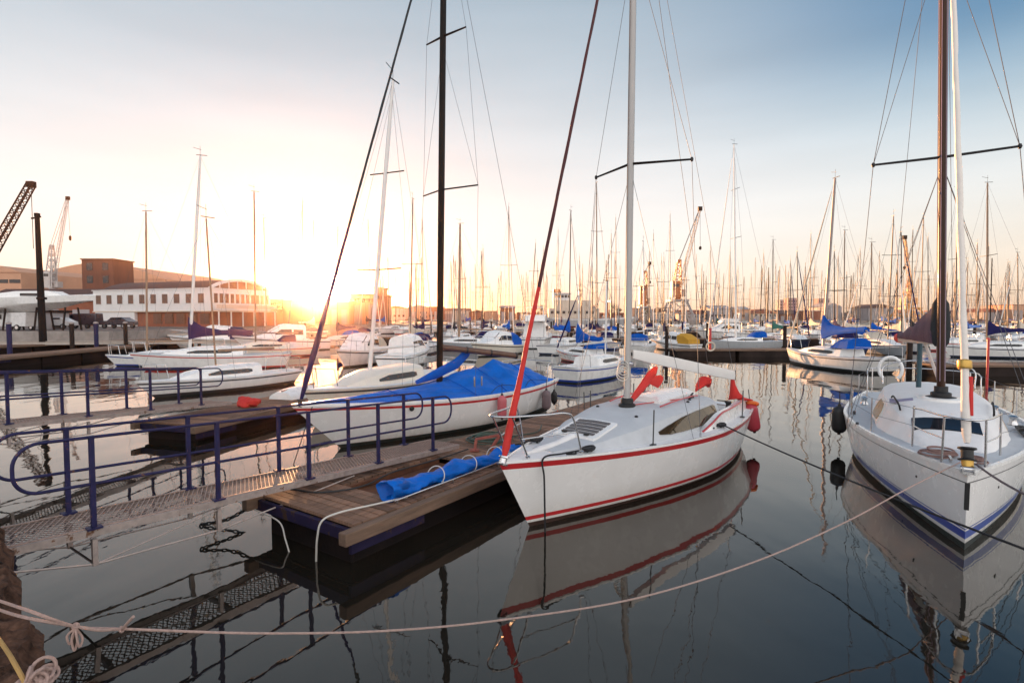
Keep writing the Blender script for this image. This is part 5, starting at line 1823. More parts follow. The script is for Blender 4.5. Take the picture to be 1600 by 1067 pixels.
# ------------------------------------------------------------------ labels of the moored fleet
LAND = [(-200, "frame edge"), (62, "black pole"), (290, "arched clubhouse"), (490, "setting sun"), (578, "leaning white mast"), (693, "dark mast"), (845, "red headsail"), (981, "red-striped sailboat"),
        (1060, "harbour crane"), (1151, "three-spreader mast"), (1232, "tower block"), (1288, "blue-covered sloop"), (1411, "amber crane"), (1474, "brown mast"), (1700, "frame edge")]
HN = {HULLWHITE.name: "white", WHITE.name: "white", CREAM.name: "cream", GREYHULL.name: "grey", NAVYHULL.name: "navy", REDHULL.name: "maroon"}
CN = {BLUECLOTH.name: "blue", NAVYCLOTH.name: "navy", CREAMCLOTH.name: "cream", BLACKCLOTH.name: "black", GREENCLOTH.name: "green", YELLOW.name: "yellow"}
ORD = "first second third fourth fifth sixth seventh eighth ninth tenth eleventh twelfth thirteenth fourteenth fifteenth sixteenth seventeenth eighteenth nineteenth twentieth".split()


def span(px):
    for (a, an), (b_, bn) in zip(LAND[:-1], LAND[1:]):
        if a <= px < b_:
            return an, bn
    return LAND[-2][1], LAND[-1][1]


cnt = {}
for r in sorted([r for r in YACHTS if r['Y'] < 94], key=lambda r: r['px']):
    A, B_ = span(r['px'])
    i = cnt[(A, B_)] = cnt.get((A, B_), -1) + 1
    if 'label' in r:
        tag(r['o'], r['label'], "sailboat", "sailboats moored in the basin")
        continue
    cv = f"{CN[r['cover'].name]} sail cover" if r['cover'] else "bare boom"
    s = f"{HN[r['hull'].name]} sailboat with {cv}, {ORD[i]} from {A} towards {B_}"
    if A == "frame edge":
        s = f"{HN[r['hull'].name]} sailboat with {cv}, left of the {B_}"
    if B_ == "frame edge":
        s = f"{HN[r['hull'].name]} sailboat with {cv}, {ORD[i]} mast right of the {A}"
    tag(r['o'], s, "sailboat", "sailboats moored in the marina rows")
for r in [r for r in YACHTS if r['Y'] >= 94]:
    A, B_ = span(r['px'])
    w = f"between the {A} and the {B_}" if B_ != "frame edge" else f"right of the {A}"
    hn = HN[r['hull'].name]
    tag(r['o'], f"far-off {hn} sailboat in back rows {w}", "sailboat", f"far-off {hn} sailboats {w}")
cnt = {}
for r in sorted(MOTORS, key=lambda r: r['px']):
    A, B_ = span(r['px'])
    i = cnt[(A, B_)] = cnt.get((A, B_), -1) + 1
    what = "flybridge motorboat" if r['fly'] else (f"motorboat with {CN[r['canopy'].name]} canopy" if r['canopy'] else "small open motorboat")
    s = f"{HN[r['hull'].name]} {what}, {ORD[i]} from {A} towards {B_}"
    if B_ == "frame edge":
        s = f"{HN[r['hull'].name]} {what}, {ORD[i]} motorboat right of the {A}"
    tag(r['o'], s, "motorboat", "motorboats moored in the marina rows")

# small things on the moored boats
lb = U(944, 573, Y=30.6)
tag(one("lifebuoy", lambda b: (b.torus(lb, .30, .085, (.25, -1, .1), 26, 10), [b.torus(lb + Vector((.30 * math.cos(t), -.075 * math.cos(t) * 0, .30 * math.sin(t))), .092, .022, (math.sin(t), 0, -math.cos(t)), 14, 6, 1) for t in (.8, 2.4, 3.9, 5.5)]), [ORANGE, WHITE], "orange lifebuoy hung on a white boat's bow behind the red headsail", "lifebuoy"), None, None)

rp = thing("red_post", "red post with a coil of pale hose on the dark floating dock", "post", (14.7, 40.35, .55), 0, None)
part("shaft", lambda b: b.tube([(0, 0, 0), (0, 0, 1.5)], .10, 10), REDPAINT, rp)
part("cap", lambda b: b.lathe([(.12, 1.48), (.12, 1.56), (.03, 1.62)], 10), REDPAINT, rp)
part("hose_coil", lambda b: [b.torus((0, -.14, .25), .34 - .03 * k, .03, (0, 1, .05 * k), 24, 6) for k in range(3)], CREAMCLOTH, rp)
rp = thing("red_post", "tall red mooring post right of the blue-striped yacht's mast", "post", (19.55, 22.3, -.5), 0, None)
part("shaft", lambda b: b.tube([(0, 0, 0), (0, 0, 2.5)], .045, 10), REDPAINT, rp)
part("cap", lambda b: b.lathe([(.06, 2.48), (.06, 2.55), (.02, 2.6)], 10), REDPAINT, rp)


# ------------------------------------------------------------------ shores
def land(name, poly, z, label, m=EARTH, wallm=CONCRETE):
    b = MB()
    n = len(poly)
    b.add([(x, y, z) for x, y in poly], [tuple(range(n))], 0)
    for i in range(n):
        p_, q_ = poly[i], poly[(i + 1) % n]
        b.add([(*p_, z), (*q_, z), (*q_, -1), (*p_, -1)], [(0, 1, 2, 3)], 1)
    o = b.build(name, [m, wallm], None, 0)
    return tag(o, label, None, None, "structure")


land("shore", [(-600, 52), (-120, 55), (-43, 58), (-40, 76), (-38, 100), (-34, 112), (-22, 118), (-16, 136), (-24, 200), (-40, 345), (-600, 345)], 1.5, "low paved shore below the clubhouse and the yard")
land("far_shore", [(-900, 345), (-40, 345), (100, 320), (300, 300), (900, 300), (900, 700), (-900, 700)], 1.7, "flat far shore of the harbour")


def hills(b):
    rows = []
    for i in range(80):
        x = -1500 + 3000 * i / 79
        hgt = 9 + 9 * mnoise.noise(Vector((x * .004, 1.3, 0))) + 4 * mnoise.noise(Vector((x * .02, 5, 0)))
        rows.append([Vector((x, 1100, 0)), Vector((x, 1180, hgt * .7)), Vector((x, 1300, max(3, hgt))), Vector((x, 1500, 0))])
    b.loft(rows, False, False)


tag(part("hills", hills, mat("far_hill_scrub", (.10, .09, .06), .95, var=.3, scale=.02), None, 60), "low hills on the horizon", None, None, "structure")

# ------------------------------------------------------------------ the clubhouse with the arched gable
CX, CY = -47.5, 86.0
ax_ = Vector((-25.5, 9.0, 0)).normalized()
nn = Vector((-ax_.y, ax_.x, 0))
if nn.y < 0:
    nn = -nn
cl = thing("clubhouse", "long white clubhouse with brown barrel roof and arched glazed gable", "building", (CX, CY, 1.5), math.atan2(ax_.y, ax_.x), None)
LL, WW = 27.0, 12.5
HG, HE, HR = 2.5, 6.1, 7.7


# local frame: x along the long side, -y away from us (the local y axis points to the viewer's side)
def yv(w):
    return -w


part("ground_storey", lambda b: b.box((LL / 2 + .4, yv(WW / 2), HG / 2), (LL - .8, WW - 1.0, HG)), WALLBRICK, cl)
part("white_bay", lambda b: b.box((LL - 5.2, yv(.3), HG / 2 - .01), (9.6, .6, HG - .05)), WALLWHITE, cl)
part("upper_storey", lambda b: b.box((LL / 2, yv(WW / 2), (HG + HE) / 2), (LL, WW, HE - HG)), WALLWHITE, cl)
part("eave_band", lambda b: b.box((LL / 2, yv(WW / 2), HE + .06), (LL + .3, WW + .3, .12)), WALLWHITE, cl)
part("floor_band", lambda b: b.box((LL / 2, yv(WW / 2), HG), (LL + .24, WW + .24, .16)), WALLCREAM, cl)


def arc_pts(r=0.0, n=18):
    out = []
    for i in range(n + 1):
        t = i / n
        out.append((WW * t, HE + .12 + (HR - HE + r) * (1 - (2 * t - 1) ** 2) ** .85))
    return out


def vault(b):
    P = arc_pts()
    b.loft([[Vector((x, yv(w), z)) for w, z in P] for x in (.35, LL * .5, LL - 2.2)] + [[Vector((LL + .1, yv(WW * .5 + (w - WW * .5) * .98), HE + .12 + (z - HE - .12) * .05)) for w, z in P]], False, False)


part("barrel_roof", vault, ROOFBROWN, cl, 30)
P = arc_pts()
part("gable_arch", lambda b: b.loft([[Vector((x, yv(w), z)) for x, (w, z) in ((-.05, (w_, z_ - .34)), (-.05, (w_, z_ + .10)), (.45, (w_, z_ + .10)), (.45, (w_, z_ - .34)))] for w_, z_ in P], True, True), WALLWHITE, cl, 40)
part("gable_glazing", lambda b: b.loft([[Vector((.12, yv(w), HE + .1)), Vector((.12, yv(w), max(HE + .1, z - .1)))] for w, z in P], False, False), mat("gable_glass", (.18, .07, .035), .25, var=.25, scale=.6), cl)
for k in range(1, 7):
    w = WW * k / 7
    part("gable_mullion", lambda b: b.beam((.06, yv(w), HE + .12), (.06, yv(w), HE + .12 + (HR - HE) * (1 - (2 * k / 7 - 1) ** 2) ** .85), .14, .12), WALLWHITE, cl)
for k in range(10):
    x = 1.5 + 2.62 * k
    f = part("window", lambda b: b.box((x + .5, yv(-.025), 4.55), (1.45, .06, 1.75)), mat("white_window_frame", (.70, .68, .66), .6), cl)
    part("pane", lambda b: b.box((x + .5, yv(-.062), 4.55), (1.22, .03, 1.5)), mat("reddish_window", (.10, .045, .035), .12, var=.3), f)
for k in range(11):
    w = .9 + 1.07 * k
    f = part("gable_window", lambda b: b.box((-.03, yv(w), 4.6), (.06, .86, 1.75)), mat("white_window_frame", (.70, .68, .66), .6), cl)
    part("pane", lambda b: b.box((-.07, yv(w), 4.6), (.03, .66, 1.5)), mat("reddish_window", (.10, .045, .035), .12, var=.3), f)
part("balcony", lambda b: (b.box((-.7, yv(WW / 2), HG + .05), (1.3, WW + .2, .18)), b.box((-1.3, yv(WW / 2), HG + .75), (.05, WW + .2, .6))), WALLCREAM, cl)
for k in range(6):
    part("balcony_post", lambda b: b.box((-1.25, yv(.3 + k * (WW - .6) / 5), HG / 2), (.16, .16, HG)), WALLWHITE, cl)
for k in range(5):
    part("ground_window", lambda b: b.box((1.8 + 2.6 * k, yv(.44), 1.3), (1.8, .2, 1.7)), mat("brown_glazing", (.13, .05, .03), .3), cl)


# ------------------------------------------------------------------ plain harbour buildings
def shed(name, label, px0, px1, Y, ztop, depth, wall, roofm, roof="flat", z0=1.5, rise=2, win=None, doors=0, cat="building", group=None, ang=0):
    x0, x1 = (px0 - 800) / F * Y, (px1 - 800) / F * Y
    w = x1 - x0
    o = thing(name, label, cat, ((x0 + x1) / 2, Y, z0), R(ang), group)
    hgt = ztop - z0
    part("wall", lambda b: b.box((0, depth / 2, hgt / 2), (w, depth, hgt)), wall, o)
    if roof == "flat":
        part("roof", lambda b: (b.box((0, depth / 2, hgt + .15), (w + .5, depth + .5, .3)),), roofm, o)
    elif roof == "gable":
        part("roof", lambda b: b.loft([[Vector((x, -.4, hgt - .05)), Vector((x, depth / 2, hgt + rise)), Vector((x, depth + .4, hgt - .05))] for x in (-w / 2 - .4, w / 2 + .4)], True, True), roofm, o)
    elif roof == "front":
        part("roof", lambda b: b.loft([[Vector((-w / 2 - .4, y, hgt - .05)), Vector((0, y, hgt + rise)), Vector((w / 2 + .4, y, hgt - .05))] for y in (-.4, depth + .4)], True, True), roofm, o)
    elif roof == "arch":
        part("roof", lambda b: b.loft([[Vector((-w / 2 + w * i / 20, y, hgt - .05 + rise * math.sin(math.pi * i / 20))) for i in range(21)] for y in (-.3, depth + .3)], True, True), roofm, o)
    if win:
        nx, nz, ww, wh, zb, zs = win
        for i in range(nx):
            for j in range(nz):
                x = -w / 2 + (i + .5) * w / nx
                part("window", lambda b: b.box((x, -.03, zb + zs * j + wh / 2), (ww, .08, wh)), WINDOW, o)
    for i in range(doors):
        x = -w / 2 + (i + .5) * w / doors
        part("door", lambda b: b.box((x, -.04, hgt * .33), (min(w / doors * .55, 5), .1, hgt * .66)), WALLGREY, o)
    return o


shed("warehouse", "huge pale orange shed with a low arched roof behind the clubhouse", 44, 262, 185, 16.0, 60, WALLORANGE, WALLORANGE, "arch", rise=5.5, group="harbour sheds")
shed("warehouse", "tall dark brown block rising beside the clubhouse roof", 131, 180, 150, 18.9, 8, WALLBROWN, ROOFBROWN, "flat", win=(2, 2, 1.6, 2, 11, 3.5), group="harbour sheds")
shed("warehouse", "pale orange shed at the frame edge behind the black pole", -60, 36, 150, 15.5, 30, WALLORANGE, WALLORANGE, "arch", rise=2, win=(5, 1, 3, 1, 11, 3), group="harbour sheds")
shed("warehouse", "low brown-roofed shed left of the clubhouse, behind the boatyard", -40, 152, 100, 6.0, 14, WALLBRICK, ROOFBROWN, "gable", rise=2.6, doors=4, group="harbour sheds")
shed("shed", "low dark open-fronted shed in the yard beside the black pole", -70, 46, 66, 3.6, 6, WALLGREY, DOCKDARK, "flat", doors=3, group="harbour sheds")
shed("warehouse", "orange-brown annexe at the right end of the clubhouse", 412, 442, 104, 6.4, 14, WALLBRICK, WALLCREAM, "flat", win=(3, 1, 1.2, 1.4, 3, 2), group="harbour sheds")
shed("warehouse", "small brick building just left of the setting sun", 446, 480, 132, 5.2, 12, WALLBRICK, ROOFBROWN, "gable", rise=1.4, win=(3, 1, 1.2, 1.2, 1.4, 2), group="harbour sheds")
shed("warehouse", "pale-walled waterfront building right of the sun, brown lower storey", 500, 546, 122, 6.4, 12, WALLORANGE, WALLORANGE, "flat", doors=3, group="harbour sheds")
shed("warehouse", "stepped tan waterfront building left of the leaning white mast", 548, 594, 126, 8.2, 12, WALLORANGE, WALLBRICK, "flat", win=(4, 1, 2.2, .9, 5.0, 2), doors=2, group="harbour sheds")
shed("warehouse", "tall narrow brick building behind the leaning white mast", 586, 596, 120, 9.4, 6, WALLBRICK, ROOFBROWN, "flat", win=(1, 2, .7, 1, 3, 2.5), group="harbour sheds")
# far waterfront
names = ["grey shed", "brick warehouse", "cream hall", "pale shed", "brown warehouse"]
wm_ = [WALLGREY, WALLBRICK, WALLCREAM, WALLORANGE, WALLBROWN]
LM = [(600, 690, "leaning white mast", "dark mast"), (690, 845, "dark mast", "red headsail"), (845, 975, "red headsail", "white mast"), (985, 1150, "harbour crane", "three-spreader mast"), (1150, 1288, "three-spreader mast", "tower blocks"), (1288, 1470, "tower blocks", "brown mast"), (1470, 1640, "brown mast", "frame edge")]
seen_ = {}
for x0, x1, A, B_ in LM:
    x = x0
    i = 0
    while x < x1 - 8:
        w = rnd.uniform(16, 44)
        k = rnd.randrange(5)
        rf_ = rnd.choice(["flat", "gable", "front"])
        lab = f"low far-shore {names[k]} with {'flat' if rf_ == 'flat' else 'pitched'} roof, {ORD[i]} from {A} towards {B_}"
        if B_ == "frame edge":
            lab = f"low far-shore {names[k]} with {'flat' if rf_ == 'flat' else 'pitched'} roof, {ORD[i]} right of the {A}"
        shed("warehouse", lab, x, min(x1, x + w), rnd.uniform(352, 385) if x < 860 else rnd.uniform(308, 345), rnd.uniform(5, 10.5), 18, wm_[k], rnd.choice([ROOFBROWN, WALLGREY, WALLBRICK]), rf_, 1.7, rise=rnd.uniform(1.5, 3), win=rnd.choice([None, (5, 1, 1.4, 1.3, 2, 3), (4, 2, 1.3, 1.2, 1.4, 3)]), doors=rnd.choice([0, 2, 3]), group="far-shore sheds")
        x += w + rnd.uniform(-1, 7)
        i += 1
shed("tower_block", "slim grey tower block on the far shore, left of the pinkish two", 1218, 1232, 520, 20, 9, WALLGREY, WALLGREY, "flat", 1.7, win=(4, 6, 1.2, 1.2, 2, 2.8), cat="tower block", group="far tower blocks")
shed("tower_block", "pinkish tower block right beside the slim grey one on the far shore", 1231, 1246, 500, 21, 9, WALLPINK, WALLPINK, "flat", 1.7, win=(4, 6, 1.2, 1.2, 2, 2.8), cat="tower block", group="far tower blocks")
shed("tower_block", "pinkish tower block right behind the blue-covered sloop's mast", 1278, 1295, 500, 20.5, 9, WALLPINK, WALLPINK, "flat", 1.7, win=(5, 6, 1.2, 1.2, 2, 2.8), cat="tower block", group="far tower blocks")


# ------------------------------------------------------------------ cranes
def lattice(b, A, B_, wa, wb, n, r, mi=0):
    A, B_ = Vector(A), Vector(B_)
    d = (B_ - A).normalized()
    u = d.cross(Vector((0, 1, 0.05))).normalized()
    v = d.cross(u)
    cs = []
    for i in range(n + 1):
        t = i / n
        c = A.lerp(B_, t)
        w = wa + (wb - wa) * t
        cs.append([c + u * (sx * w / 2) + v * (sy * w / 2) for sx, sy in ((-1, -1), (1, -1), (1, 1), (-1, 1))])
    for k in range(4):
        b.beam(cs[0][k], cs[-1][k], r * 2, r * 2, mi)
    for i in range(n):
        for k in range(4):
            q = (k + 1) % 4
            b.beam(cs[i][k] if i % 2 else cs[i][q], cs[i + 1][q] if i % 2 else cs[i + 1][k], r * 1.2, r * 1.2, mi)
            if i % 2 == 0:
                b.beam(cs[i][k], cs[i][q], r * 1.1, r * 1.1, mi)


def quay_crane(label, px, Y, z0, legs_w, zleg, zcab, ztower, tip, m, mj, s=1.0):
    X = (px - 800) / F * Y
    o = thing("harbour_crane", label, "crane", (X, Y, z0), 0, "harbour cranes")
    hl, hc, ht = zleg - z0, zcab - z0, ztower - z0
    for sx in (-1, 1):
        for sy in (-1, 1):
            part("leg", lambda b: b.beam((sx * legs_w / 2, sy * legs_w * .4, 0), (sx * legs_w * .24, sy * legs_w * .22, hl), .75 * s, .75 * s), mj, o)
    part("portal_frame", lambda b: (b.box((0, 0, hl * .42), (legs_w * .86, .4, .5 * s)), b.box((0, legs_w * .3, hl * .42), (legs_w * .86, .4, .5 * s)), b.box((0, 0, hl), (legs_w * .62, legs_w * .6, .7 * s)),
                                    [b.beam((sx * legs_w * .42, -legs_w * .32, hl * .1), (-sx * legs_w * .2, -legs_w * .25, hl * .95), .25 * s, .25 * s) for sx in (-1, 1)]), mj, o)
    part("slewing_column", lambda b: b.lathe([(1.3 * s, hl), (1.2 * s, hl + 1.2 * s), (1.8 * s, hl + 1.4 * s)], 12), m, o)
    cb = part("machine_house", lambda b: (b.box((-1.0 * s, 0, (hl + 1.4 * s + hc) / 2), (3.0 * s, 3.6 * s, hc - hl - 1.4 * s)),), m, o)
    part("window", lambda b: b.box((-1.0 * s, -1.83 * s, hc - 1.6 * s), (2.0 * s, .06, 1.2 * s)), WINDOW, cb)
    part("counterweight", lambda b: b.box((2.0 * s, .6, hl + 2.9 * s), (1.6 * s, 3 * s, 2.6 * s)), mj, o)
    tw = part("tower_frame", lambda b: (lattice(b, (-.6 * s, 0, hl + 1.4 * s), (.4 * s, 0, ht), 3.4 * s, 1.0 * s, 7, .17 * s), b.box((.4 * s, 0, ht), (1.5 * s, 1.2 * s, .8 * s)),
                                        [b.box((1.6 * s, -1.2 * s, hl + 2 * s + k * 1.9 * s), (1.2 * s, .2, .14)) for k in range(4)]), m, o)
    T = Vector((tip[0] - X, 0, tip[1] - z0))
    J0 = Vector((1.2 * s, 0, hc - 1.0 * s))
    part("jib", lambda b: lattice(b, J0, T, 1.3 * s, .7 * s, 22, .07 * s), mj, o)
    part("jib_head", lambda b: b.box(T, (1.5 * s, .9 * s, 1.5 * s)), CRANEBLACK, o)
    for k in (-.4, .4):
        part("luffing_cable", lambda b: b.tube([Vector((.4 * s, k, ht)), T + Vector((0, k, .4))], .07 * s, 5), CRANEBLACK, o)
    part("hoist_rope", lambda b: b.tube([T, Vector((T.x + .3, 0, T.z - (T.z - hl) * .42))], .06 * s, 5), CRANEBLACK, o)
    part("hook_block", lambda b: b.lathe([(.1, -.9), (.5 * s, -.6), (.5 * s, .2), (.1, .5)], 8, Vector((T.x + .3, 0, T.z - (T.z - hl) * .42))), CRANEBLACK, o)
    return o


Yc = 205
quay_crane("tall orange harbour crane with a long pale jib, on the far quay", 1058, Yc, 1.7, 11, CH + (497 - 470) / F * Yc, CH + (497 - 440) / F * Yc, CH + (497 - 408) / F * Yc, ((1091 - 800) / F * Yc, CH + (497 - 328) / F * Yc), CRANEORANGE, CRANEGREY, 1.0)
Yc = 270
quay_crane("smaller orange harbour crane left of the tall one, hidden partly by masts", 1006, Yc, 1.7, 9, CH + (497 - 480) / F * Yc, CH + (497 - 447) / F * Yc, CH + (497 - 425) / F * Yc, ((1014 - 800) / F * Yc, CH + (497 - 412) / F * Yc), CRANEORANGE, CRANEGREY, 1.0)
Yc = 150
quay_crane("pale grey crane with a thin slanting jib, behind the boatyard", 84, Yc, 1.5, 7, CH + (497 - 455) / F * Yc, CH + (497 - 425) / F * Yc, CH + (497 - 385) / F * Yc, ((113 - 800) / F * Yc, CH + (497 - 312) / F * Yc), mat("pale_crane_paint", (.55, .50, .47), .7, var=.15), mat("pale_crane_paint", (.55, .50, .47), .7), .62)
Yc = 240
quay_crane("amber crane with upright lattice column beside the purple sail cover", 1418, Yc, 1.7, 12, CH + (497 - 482) / F * Yc, CH + (497 - 466) / F * Yc, CH + (497 - 440) / F * Yc, ((1409 - 800) / F * Yc, CH + (497 - 372) / F * Yc), CRANEYELLOW, CRANEYELLOW, 1.1)
Yc = 95
o = thing("mobile_crane", "black crawler crane whose lattice jib slants in at the frame edge", "crane", (-98, Yc, 1.5), 0, "harbour cranes")
tipw = Vector(((57 - 800) / F * Yc + 98, 0, CH + (497 - 291) / F * Yc - 1.5))
part("jib", lambda b: lattice(b, (1.5, 0, 2.4), tipw, 1.25, .9, 26, .085), CRANEBLACK, o)
part("jib_head", lambda b: b.box(tipw, (1.2, .8, 1.0)), CRANEBLACK, o)
part("cab", lambda b: b.box((-1.0, 0, 2.6), (5, 3, 2.4)), CRANEYELLOW, o, 30, .08)
part("window", lambda b: b.box((1.0, -1.52, 2.9), (1.3, .06, 1.2)), WINDOW, o)
for y in (-1.5, 1.5):
    part("track", lambda b: b.loft([[Vector((x, y + dy, z)) for x, z in ((-3, .5), (-2.6, 1.05), (2.6, 1.05), (3, .5), (2.6, 0), (-2.6, 0))] for dy in (-.35, .35)], True, True), CRANEBLACK, o)
part("hoist_rope", lambda b: b.tube([tipw, tipw - Vector((0, 0, 11))], .05, 5), CRANEBLACK, o)

# ------------------------------------------------------------------ trawler on the far side
Yt = 165
tx = (885 - 800) / F * Yt
tr = thing("trawler", "big trawler with cream stepped superstructure and orange funnel, beyond the red headsail", "ship", (tx - 14, Yt, 0), 0, None)
h = Hull(34, 8, (4.0, 2.6, 3.2), 3, 1.0, .8, .5, 1.9, 1.5, .88)
h.build_hull(tr, [('s', 0, 0), ('s', .4, 1), ('a', .5, 2), ('a', -.5, 2)], [WHITE, GREYHULL, REDPAINT], 18)
h.build_deck(tr, DECKG, None, 14)
part("deckhouse", lambda b: (b.box((16, 0, 4.3), (15, 6, 3.0)), b.box((15.5, 0, 7.0), (11, 5, 2.4))), WALLCREAM, tr, 30, .05)
part("bridge", lambda b: (b.box((12.5, 0, 9.2), (5, 4.6, 2.0)), b.box((12.5, 0, 10.3), (5.6, 5.2, .2))), WALLWHITE, tr, 30, .05)
part("funnel", lambda b: b.loft([[Vector((11 + x * k, y * k, z)) for x, y in ((-1.2, -1), (1.2, -1), (1.2, 1), (-1.2, 1))] for z, k in ((8.3, 1), (11.6, .85))], True, True), CRANEORANGE, tr)
for k in range(8):
    part("window", lambda b: b.box((9.5 + k * 1.7, -3.02, 4.6), (.8, .08, .8)), WINDOW, tr)
for k in range(5):
    part("bridge_window", lambda b: b.box((10.7 + k * .95, -2.33, 9.4), (.7, .08, .8)), WINDOW, tr)
part("foremast", lambda b: (b.tube([(18, 0, 8), (18, 0, 15)], .14, 6), b.tube([(18, -1.8, 12), (18, 1.8, 12)], .08, 5), b.tube([(18, 0, 13.5), (26, 0, 7)], .05, 5)), CRANEORANGE, tr)
part("gantry", lambda b: (b.beam((27, -3, 3), (27, -3, 8), .4, .4), b.beam((27, 3, 3), (27, 3, 8), .4, .4), b.beam((27, -3, 8), (27, 3, 8), .4, .4)), CRANEORANGE, tr)

# ------------------------------------------------------------------ the boatyard
yd = thing("yard_boat", "large white motor cruiser hull propped up on stands in the boatyard", "boat", (-47.3, 62, 0), R(180), None)
h = Hull(11.5, 3.4, (5.5, 5.2, 5.1), 1.6, .3, .85, .5, 1.8, 1.5, .8)


def yh(b):
    rows = []
    for i in range(19):
        t = (i / 18) ** 1.2
        x = 11.5 * t
        hb = 1.7 * h.shp(t, 1.8, .85)
        zt = 5.5 - .4 * t
        zc = 4.55 - .2 * t + .35 * (1 - t) ** 2
        zk = 3.55 + 1.2 * (1 - t) ** 3.5
        rows.append([Vector((x + .0, -hb, zt)), Vector((x + .25 * (1 - t), -hb * .93, zc)), Vector((x + .9 * (1 - t), -hb * .8, zc - .35 * (1 - .6 * (1 - t)))), Vector((x + 1.6 * (1 - t), 0, min(zk, zc - .3))),
                     Vector((x + .9 * (1 - t), hb * .8, zc - .35 * (1 - .6 * (1 - t)))), Vector((x + .25 * (1 - t), hb * .93, zc)), Vector((x, hb, zt)), Vector((x + .05, 0, zt + .12))])
    b.loft(rows, True, True)


part("hull", yh, [WHITE], yd, 30)
part("cabin", lambda b: b.loft([[Vector((x, y * w, z0_)) for y, z0_ in ((-1, 5.1), (-.85, 5.1 + hh), (.85, 5.1 + hh), (1, 5.1))] for x, w, hh in ((3.2, .7, .3), (4.6, 1.2, .85), (8.2, 1.3, .8), (10.5, 1.3, .5))], True, True), WHITE, yd, 30)
part("window", lambda b: [b.box((6.2, s_ * 1.24, 5.52), (2.6, .06, .3)) for s_ in (-1, 1)], WINDOW, yd)
for x in (2.8, 6, 9.5):
    for y in (-1.1, 1.1):
        part("stand", lambda b: b.beam((x, y * 1.2, 1.5), (x, y * .8, 4.1), .14, .14), DOCKDARK, yd)
yb = thing("yard_boat", "smaller boat under a blue cover in the boatyard at the frame edge", "boat", (-57.5, 60.5, 0), R(160), None)
part("hull", lambda b: b.loft([[Vector((x, -w, 4.6)), Vector((x, -w * .8, 3.6)), Vector((x + (.4 if x < .1 else 0), 0, 3.3)), Vector((x, w * .8, 3.6)), Vector((x, w, 4.6))] for x, w in ((0, .05), (1.2, .8), (3, 1.15), (6.4, 1.05))], True, True), WHITE, yb, 30)
part("cover", lambda b: b.loft([[Vector((x, -w, 4.6)), Vector((x, 0, 4.75 + hh)), Vector((x, w, 4.6))] for x, w, hh in ((.1, .1, .05), (1.5, .9, .5), (4, 1.2, .75), (6.4, 1.08, .3))], True, True), BLUECLOTH, yb, 30)
for x in (1.6, 5):
    part("stand", lambda b: (b.beam((x, -.9, 1.5), (x, -.7, 3.8), .12, .12), b.beam((x, .9, 1.5), (x, .7, 3.8), .12, .12)), DOCKDARK, yb)


def car(px, Y, ang, m, label, van=False):
    X = (px - 800) / F * Y
    o = thing("parked_car" if not van else "parked_van", label, "van" if van else "car", (X, Y, 1.5), R(ang), "vehicles parked in the boatyard")
    prof = [(-2.1, .45), (-2.15, .8), (-1.9, 1.0), (-1.0, 1.05), (-.45, 1.5), (.95, 1.52), (1.75, 1.05), (2.1, .95), (2.15, .45)]
    if van:
        prof = [(-2.3, .45), (-2.35, .95), (-1.9, 1.15), (-1.3, 2.0), (2.3, 2.05), (2.35, .45)]
    part("body", lambda b: b.loft([[Vector((x, y * (1 if z < 1.1 else .86), z)) for x, z in prof] for y in (-.88, .88)], True, True), m, o, 30, .06)
    part("side_window", lambda b: [b.box((.2 if not van else -1.1, s_ * (.80 if not van else .83), 1.28 if not van else 1.55), (1.5 if not van else .9, .08, .34 if not van else .5)) for s_ in (-1, 1)], WINDOW, o)
    for x in (-1.35, 1.3):
        for s_ in (-1, 1):
            w = part("wheel", lambda b: b.lathe([(.2, -.1), (.33, -.1), (.34, 0), (.33, .1), (.2, .1)], 14, (x, s_ * .82, .34), (0, 1, 0)), BLACK, o)
            part("rim", lambda b: b.lathe([(.19, -.115), (.19, .115)], 10, (x, s_ * .82, .34), (0, 1, 0)), STEEL, w)
    for s_ in (-1, 1):
        part("headlight", lambda b: b.box((-2.12, s_ * .6, .78), (.08, .3, .14)), mat("lamp_glass", (.6, .6, .58), .2), o)
    return o


car(128, 74, 4, CARDARK, "dark van parked before the clubhouse's white bay, left of another car", True)
car(186, 74, -3, CARDARK, "dark car parked before the clubhouse's white bay, right of the dark van")
car(88, 70, 8, CARLIGHT, "pale car parked behind the black pole in the yard")
car(22, 62, -5, CARLIGHT, "pale van parked by the dark shed at the frame edge", True)

pl = U(68, 546, Y=47)
po = thing("black_pole", "tall thick black pole with a short top arm, standing on the shore pontoon", "pole", (pl.x, pl.y, -.3), 0, None)
tp2 = U(58, 336, Y=47)
part("shaft", lambda b: b.tube([(0, 0, 0), ((tp2.x - pl.x) * .5, 0, tp2.z * .5), (tp2.x - pl.x, 0, tp2.z + .3)], [.30, .25, .18], 10), CRANEBLACK, po, 60)
part("top_arm", lambda b: (b.beam((tp2.x - pl.x - .5, 0, tp2.z), (tp2.x - pl.x + .3, 0, tp2.z + .15), .12, .12), b.box((tp2.x - pl.x, 0, tp2.z + .3), (.3, .3, .3))), CRANEBLACK, po)
part("collar", lambda b: b.lathe([(.34, 0), (.38, .1), (.34, .2)], 10, (0, 0, 4.8)), DOCKDARK, po)

